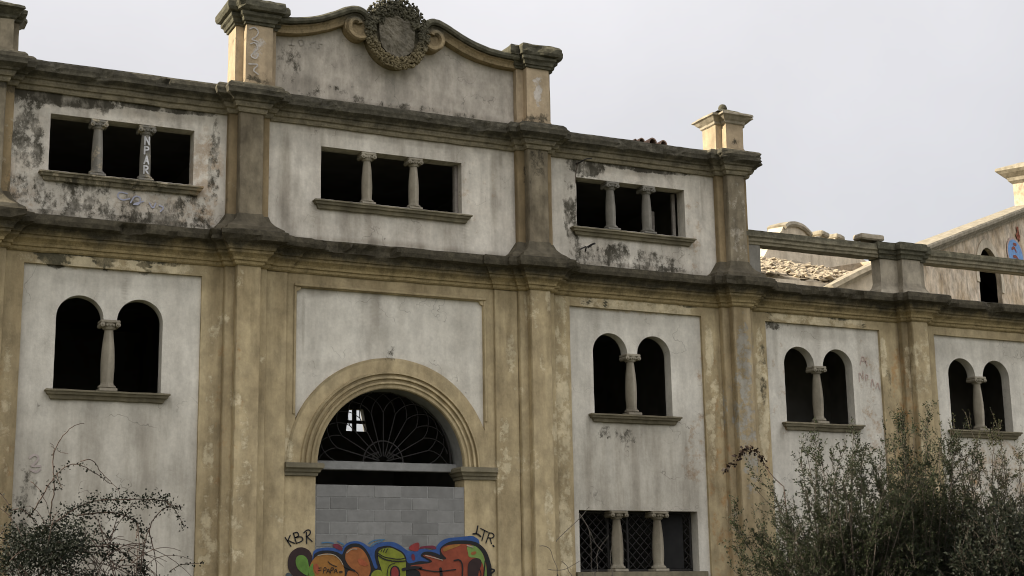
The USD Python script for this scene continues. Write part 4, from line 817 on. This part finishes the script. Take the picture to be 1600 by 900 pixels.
for k in range(1100):
    y = rng.uniform(4.95, 8.6); x = rng.uniform(19.5, 25.0 - max(0, (y - 6.5)) * .5)
    s = rng.uniform(.05, .15)
    t_ = bx(-s, s, -s * .7, s * .7, -.02, .02, .008); t_.apply_transform(trimesh.transformations.euler_matrix(.34 + rng.normal(0, .16), rng.normal(0, .16), rng.uniform(0, 3.1))); t_.apply_translation((x, y, rz(y) + rng.uniform(.0, .06))); tl.append(t_)
tiles_ = obj('broken_tiles', cat(tl), M['rubble'], rb); tag(tiles_, kind='stuff')
rk = along([(22.2, 8.86), (23.0, 9.25), (23.95, 9.69), (24.6, 10.0)], [(0, 5.0), (0, 4.35), (.10, 4.32), (.12, 4.45), (.20, 4.5), (.22, 5.0)], 3, 1); obj('raking_cornice', rk, M['coping'], rb)
obj('gablet', slab(Polygon([(22.2, 8.0), (22.2, 8.7), (24.6, 9.85), (24.6, 8.0)]), 4.62, 4.9), M['pale'], rb, stained=True)

# ------------------------------------------------------------------ plants
def leaves(P, D, ln, wd, rng, flat=.5):
    """one small folded leaf per point P along direction D"""
    n = len(P); D = D / (np.linalg.norm(D, axis=1)[:, None] + 1e-9)
    S = np.cross(D, rng.normal(size=(n, 3))); S /= np.linalg.norm(S, axis=1)[:, None] + 1e-9
    l = (ln * rng.uniform(.6, 1.25, n))[:, None]; w = (wd * rng.uniform(.7, 1.25, n))[:, None]
    V = np.stack([P, P + D * l * .45 + S * w, P + D * l, P + D * l * .45 - S * w], 1).reshape(-1, 3)
    i = np.arange(n)[:, None] * 4
    return trimesh.Trimesh(V, np.vstack([i + [0, 1, 2], i + [0, 2, 3]]), process=False)
def shrub(name, label, x, y, hw, H, seed, mat, nst=40, ntw=20, nlf=15, ll=.046, lw_=.0115, lean=0.0, low=34, category='shrub'):
    rng = np.random.default_rng(seed); s = xf(name, None, (x, y, 0)); tag(s, label, category)
    st, P, D = [], [], []
    for k in range(nst + low):
        tall = k < nst
        u = rng.uniform(-1, 1); v = rng.uniform(-.75, .75)
        h = H * (1 - .30 * u * u) * (1 - .42 * rng.random() ** 1.6) if tall else H * rng.uniform(.40, .72)
        if not tall: u *= 1.12
        b = np.array([rng.normal(0, .12) + u * hw * .25, v * .25, 0]); e = np.array([u * hw + lean * h, v * hw * .8, h])
        mid = b + (e - b) * .5 + np.array([-u * hw * .12, 0, .12 * H]) + rng.normal(0, .1, 3)
        t = np.linspace(0, 1, 11)[:, None]; c = (1 - t) ** 2 * b + 2 * t * (1 - t) * mid + t * t * e
        c[1:-1] += np.cumsum(rng.normal(0, .028, (9, 3)), 0)
        st.append(tube(c, rng.uniform(.012, .024), .003, 5))
        for q in np.r_[rng.uniform(.28, 1, ntw), [.97, 1.0]]:
            i = min(9, int(q * 10)); p0 = c[i] + (c[i + 1] - c[i]) * (q * 10 - i)
            d = (c[i + 1] - c[i]); d = d / np.linalg.norm(d) * .55 + rng.normal(0, .75, 3) * (1 if q < .96 else .3) + np.array([0, 0, .30]); d /= np.linalg.norm(d)
            L_ = rng.uniform(.16, .42) * (1.25 - .35 * q); p1 = p0 + d * L_ + np.array([0, 0, .04])
            tt = np.linspace(0, 1, 4)[:, None]; st.append(tube(p0 + (p1 - p0) * tt + np.sin(tt * 3) * rng.normal(0, .015, 3), .0035, .0015, 3))
            m = int(nlf * (1.35 - .72 * q) * (.5 + 1.0 * rng.random())); a = rng.uniform(.12, 1.02, m)[:, None]
            P.append(p0 + (p1 - p0) * a + rng.normal(0, .012, (m, 3))); D.append(d * .7 + rng.normal(0, .6, (m, 3)))
    obj('stems', cat(st), M['bark'], s); obj('foliage', leaves(np.vstack(P), np.vstack(D), ll, lw_, rng), M[mat], s)
    return s
shrub('shrub', 'grey green feathery shrub in front of the arched windows, nearest the lattice window', 16.45, -2.6, 1.6, 4.30, 1, 'leaf_grey', 54, 34, 24, low=60)
shrub('shrub', 'tall dark upright shrub with brownish tips in front of the pilaster', 18.45, -2.5, 1.2, 4.72, 2, 'leaf_grey', 54, 34, 26, low=60)
shrub('shrub', 'yellowish green loose shrub under the last arched window', 19.95, -2.3, 1.25, 4.72, 3, 'leaf_olive', 40, 26, 20, low=50)
shrub('shrub', 'sparse olive shrub at the far end of the row, half cut by the frame', 21.3, -2.2, 1.2, 4.35, 6, 'leaf_olive', 34, 22, 17, low=24)
shrub('bush', 'low blackish dense bush in the corner of the yard by the yellowish shrub', 19.0, -4.0, 1.45, 2.95, 4, 'leaf_dark', 80, 34, 24, .06, .018, low=50, category='bush')
CANES=[
 (1,0.01,0,[(3.46,2.8),(3.46,3.05),(3.48,3.22),(3.46,3.42),(3.45,3.7),(3.5,3.82),(3.57,3.98),(3.69,4.1),(3.85,4.15)]),
 (1,0.006,0,[(3.45,3.7),(3.47,3.8),(3.39,3.85)]),
 (1,0.005,0,[(3.51,3.76),(3.58,3.73),(3.64,3.71)]),
 (2,0.01,1,[(3.17,2.85),(3.27,3.05),(3.38,3.27),(3.49,3.43),(3.59,3.52),(3.71,3.58),(3.83,3.53),(4.04,3.43),(4.22,3.31)]),
 (3,0.007,0,[(3.78,3.59),(3.88,3.63),(3.98,3.57),(4.07,3.46),(4.17,3.34),(4.27,3.24),(4.32,3.14)]),
 (1,0.006,1,[(3.52,3.47),(3.55,3.3),(3.59,3.24),(3.48,3.22)]),
 (2,0.013,7,[(3.27,2.58),(3.38,2.7),(3.57,2.83),(3.74,2.96),(3.93,3.05),(4.13,3.09),(4.38,3.09),(4.63,3.1),(4.86,3.11),(5.02,3.07)]),
 (3,0.01,1,[(4.63,2.11),(4.64,2.36),(4.7,2.58),(4.79,2.81),(4.92,2.97),(5.04,3.02),(5.19,2.99)]),
 (1,0.012,5,[(3.81,2.88),(3.98,2.91),(4.23,2.93),(4.46,2.88),(4.61,2.81),(4.7,2.66),(4.72,2.41),(4.72,2.06)]),
 (2,0.012,4,[(3.76,2.43),(4.0,2.46),(4.25,2.45),(4.45,2.36),(4.61,2.23),(4.71,2.08)]),
 (3,0.01,3,[(3.76,2.38),(3.96,2.38),(4.15,2.33),(4.36,2.18),(4.54,2.07)]),
 (1,0.009,0,[(4.8,2.71),(4.84,2.51),(4.89,2.26),(4.91,2.06)]),
 (2,0.007,1,[(4.22,2.56),(4.34,2.78),(4.53,3.04)]),
 (3,0.007,0,[(4.57,2.76),(4.6,2.41),(4.61,2.08)]),
 (1,0.007,1,[(5.1,2.11),(5.22,2.21),(5.4,2.23),(5.56,2.23)]),
 (2,0.006,0,[(4.74,2.18),(4.88,2.33),(5.14,2.34),(5.38,2.28)]),
 (3,0.018,0,[(3.29,2.44),(3.38,2.26),(3.44,2.02)]),
 (1,0.007,1,[(2.76,3.19),(2.89,3.06),(2.92,2.89),(2.98,2.67)]),
 (2,0.01,4,[(2.89,2.92),(3.04,2.96),(3.16,2.86),(3.31,2.68)]),
 (3,0.006,2,[(4.99,3.04),(5.1,2.92),(5.23,2.71)]),
 (1,0.006,0,[(4.07,2.71),(4.0,2.46)]),
 (2,0.006,0,[(3.16,3.32),(3.31,3.17),(3.44,2.8)]),
 (2,0.008,6,[(4.09,2.71),(4.17,2.61),(4.23,2.41),(4.18,2.31)]),
]
MASS= [(2.79, 2.75), (2.92, 2.8), (3.26, 2.7), (3.57, 2.8), (3.86, 2.85), (4.0, 2.56), (3.96, 2.31), (3.77, 2.02), (2.82, 2.02)]
TWIGS=[
  [(12.11, 2.63), (12.56, 3.02), (12.78, 3.22)] ,
  [(12.59, 3.1), (12.78, 2.76), (12.8, 2.05)] ,
  [(12.57, 3.12), (12.85, 2.63), (13.0, 2.47)] ,
  [(12.88, 2.11), (12.89, 2.43), (13.12, 2.73)] ,
  [(13.18, 2.04), (13.17, 2.43), (13.22, 2.7)] ,
 [(11.78, 2.55), (11.9, 2.56), (12.02, 2.45), (12.09, 2.25), (12.12, 2.05)],
 [(11.95, 2.16), (12.15, 2.14), (12.35, 2.18), (12.54, 2.30)],
 [(12.22, 2.30), (12.30, 2.2), (12.36, 2.12), (12.39, 2.03)],
]
SPUR= [(15.65, 3.5), (15.4, 3.77), (15.32, 4.08), (15.1, 4.16), (14.96, 3.97), (14.75, 3.79)]
sp = xf('dead_spray'); tag(sp, 'small brown dead leafy spray arching before the ochre pilaster, beside the grey shrub', 'plant')
rng = np.random.default_rng(8)
q3 = np.array([(x, -2.3 + .02 * i, z) for i, (x, z) in enumerate(smooth_path(SPUR, 2))]); q3 = np.vstack([[[15.75, -2.2, 2.2]], [[15.72, -2.25, 3.0]], q3])
obj('stem', tube(q3, .010, .004, 5), M['cane'], sp)
i_ = rng.integers(int(len(q3) * .35), len(q3), 130); Pp = q3[i_] + rng.normal(0, .028, (130, 3)); obj('foliage', leaves(Pp, rng.normal(0, 1, (130, 3)), .07, .03, rng), M['leaf_brown'], sp)
br = xf('bramble', None, (0, 0, 0)); tag(br, 'dark bramble thicket with long arching canes against the white wall', 'bramble')
rng = np.random.default_rng(21); P, D = [], []
for layer, w, lf, pts in CANES:
    c = smooth_path(pts, 2); y = -2.5 - .12 * (layer - 2)
    c3 = np.array([(x, y + .05 * math.sin(i * .35 + layer), z) for i, (x, z) in enumerate(c)])
    c3[:, [0, 2]] += rng.normal(0, .004, (len(c3), 2))
    obj('cane', tube(c3, w * 1.05, w * .45, 5), M['dry_cane'] if w > .016 else M['cane'], br)
    ln_ = np.linalg.norm(np.diff(c3, axis=0), axis=1).sum(); n = int(lf * 62 * ln_) + 3
    i = rng.uniform(0, len(c3) - 1.01, n); k = i.astype(int); f = (i - k)[:, None]
    P.append(c3[k] * (1 - f) + c3[k + 1] * f + rng.normal(0, .012 + .007 * lf, (n, 3)) * (1, 1, 1)); D.append(rng.normal(0, 1, (n, 3)) + (0, 0, .3))
pg = Polygon(MASS).union(Polygon([(2.7, 2.0), (2.7, 2.5), (3.4, 2.45), (4.2, 2.05)])); k = 0
while k < 30000:
    x, z = rng.uniform(2.2, 4.9), (rng.uniform(1.7, 2.9) if rng.random() < .8 else rng.uniform(.1, 1.7))
    if z < 2.05 or pg.contains(Point(x, z)):
        d_ = pg.exterior.distance(Point(x, z)) if z > 2.05 else .3
        if rng.random() < min(1, .05 + d_ * 1.7): P.append([(x, -2.5 + rng.normal(0, .35), z)]); D.append(rng.normal(0, 1, (1, 3))); k += 1
    else: k += .02
obj('foliage', leaves(np.vstack(P), np.vstack(D), .040, .015, rng), M['leaf_dark'], br)
tg_ = []
for k in range(230):
    x, z = rng.uniform(2.5, 4.6), rng.uniform(.9, 2.6); a = rng.uniform(-1.2, 2.2); l_ = rng.uniform(.4, 1.1)
    t = np.linspace(0, 1, 8); tg_.append(tube(np.c_[x + l_ * t * math.cos(a), np.full(8, -2.5 + rng.normal(0, .25)) + .1 * t, z + l_ * t * math.sin(a) - .5 * l_ * t * t], .007, .003, 4))
obj('tangle', cat(tg_), M['cane'], br)
dv = xf('dry_vine'); tag(dv, 'bare dry vine stems leaning against the lattice window', 'vine')
for k, t_ in enumerate(TWIGS):
    c = smooth_path(t_, 2); n = len(c); e_ = c[np.argmin(c[:, 1])]
    c3 = np.c_[c[:, 0], -.6 + .03 * np.sin(np.arange(n) * .8 + k), c[:, 1]]
    obj('stem', tube(c3, .007, .004, 5), M['dry_cane'], dv)
for x, z in ((12.6, 2.08), (12.85, 2.08), (13.18, 2.06), (12.12, 2.08), (12.39, 2.06), (12.85, 2.11)):
    obj('stem', tube([(x, -.6, z), (x * .6 + 12.45 * .4, -.62, 1.0), (12.45 + (x - 12.45) * .2, -.65, 0)], .009, .012, 5), M['dry_cane'], dv)

# ------------------------------------------------------------------ ground
g = trimesh.creation.box((1, 1, 1)); n = 60
xs = np.concatenate([[-1500, -400, -120], np.linspace(-60, 90, 76), [150, 420, 1500]]); ys = np.concatenate([[-1500, -400, -120], np.linspace(-60, 60, 61), [120, 420, 1500]])
GXX, GYY = np.meshgrid(xs, ys); V = np.c_[GXX.ravel(), GYY.ravel(), np.zeros(GXX.size)]
far = (np.hypot(V[:, 0] - 10, V[:, 1] + 12) < 70); V[:, 2] = -.04 + np.where(far, (meshkit.fbm(np.c_[V[:, :2] * .4, np.zeros(len(V))], 3, 2) - .5) * .12, 0)
nx = len(xs); F = [];
for j in range(len(ys) - 1):
    for i in range(nx - 1):
        a = j * nx + i; F += [(a, a + 1, a + nx + 1), (a, a + nx + 1, a + nx)]
tag(obj('ground', trimesh.Trimesh(V, F, process=False), M['ground'], smooth=60), kind='structure')
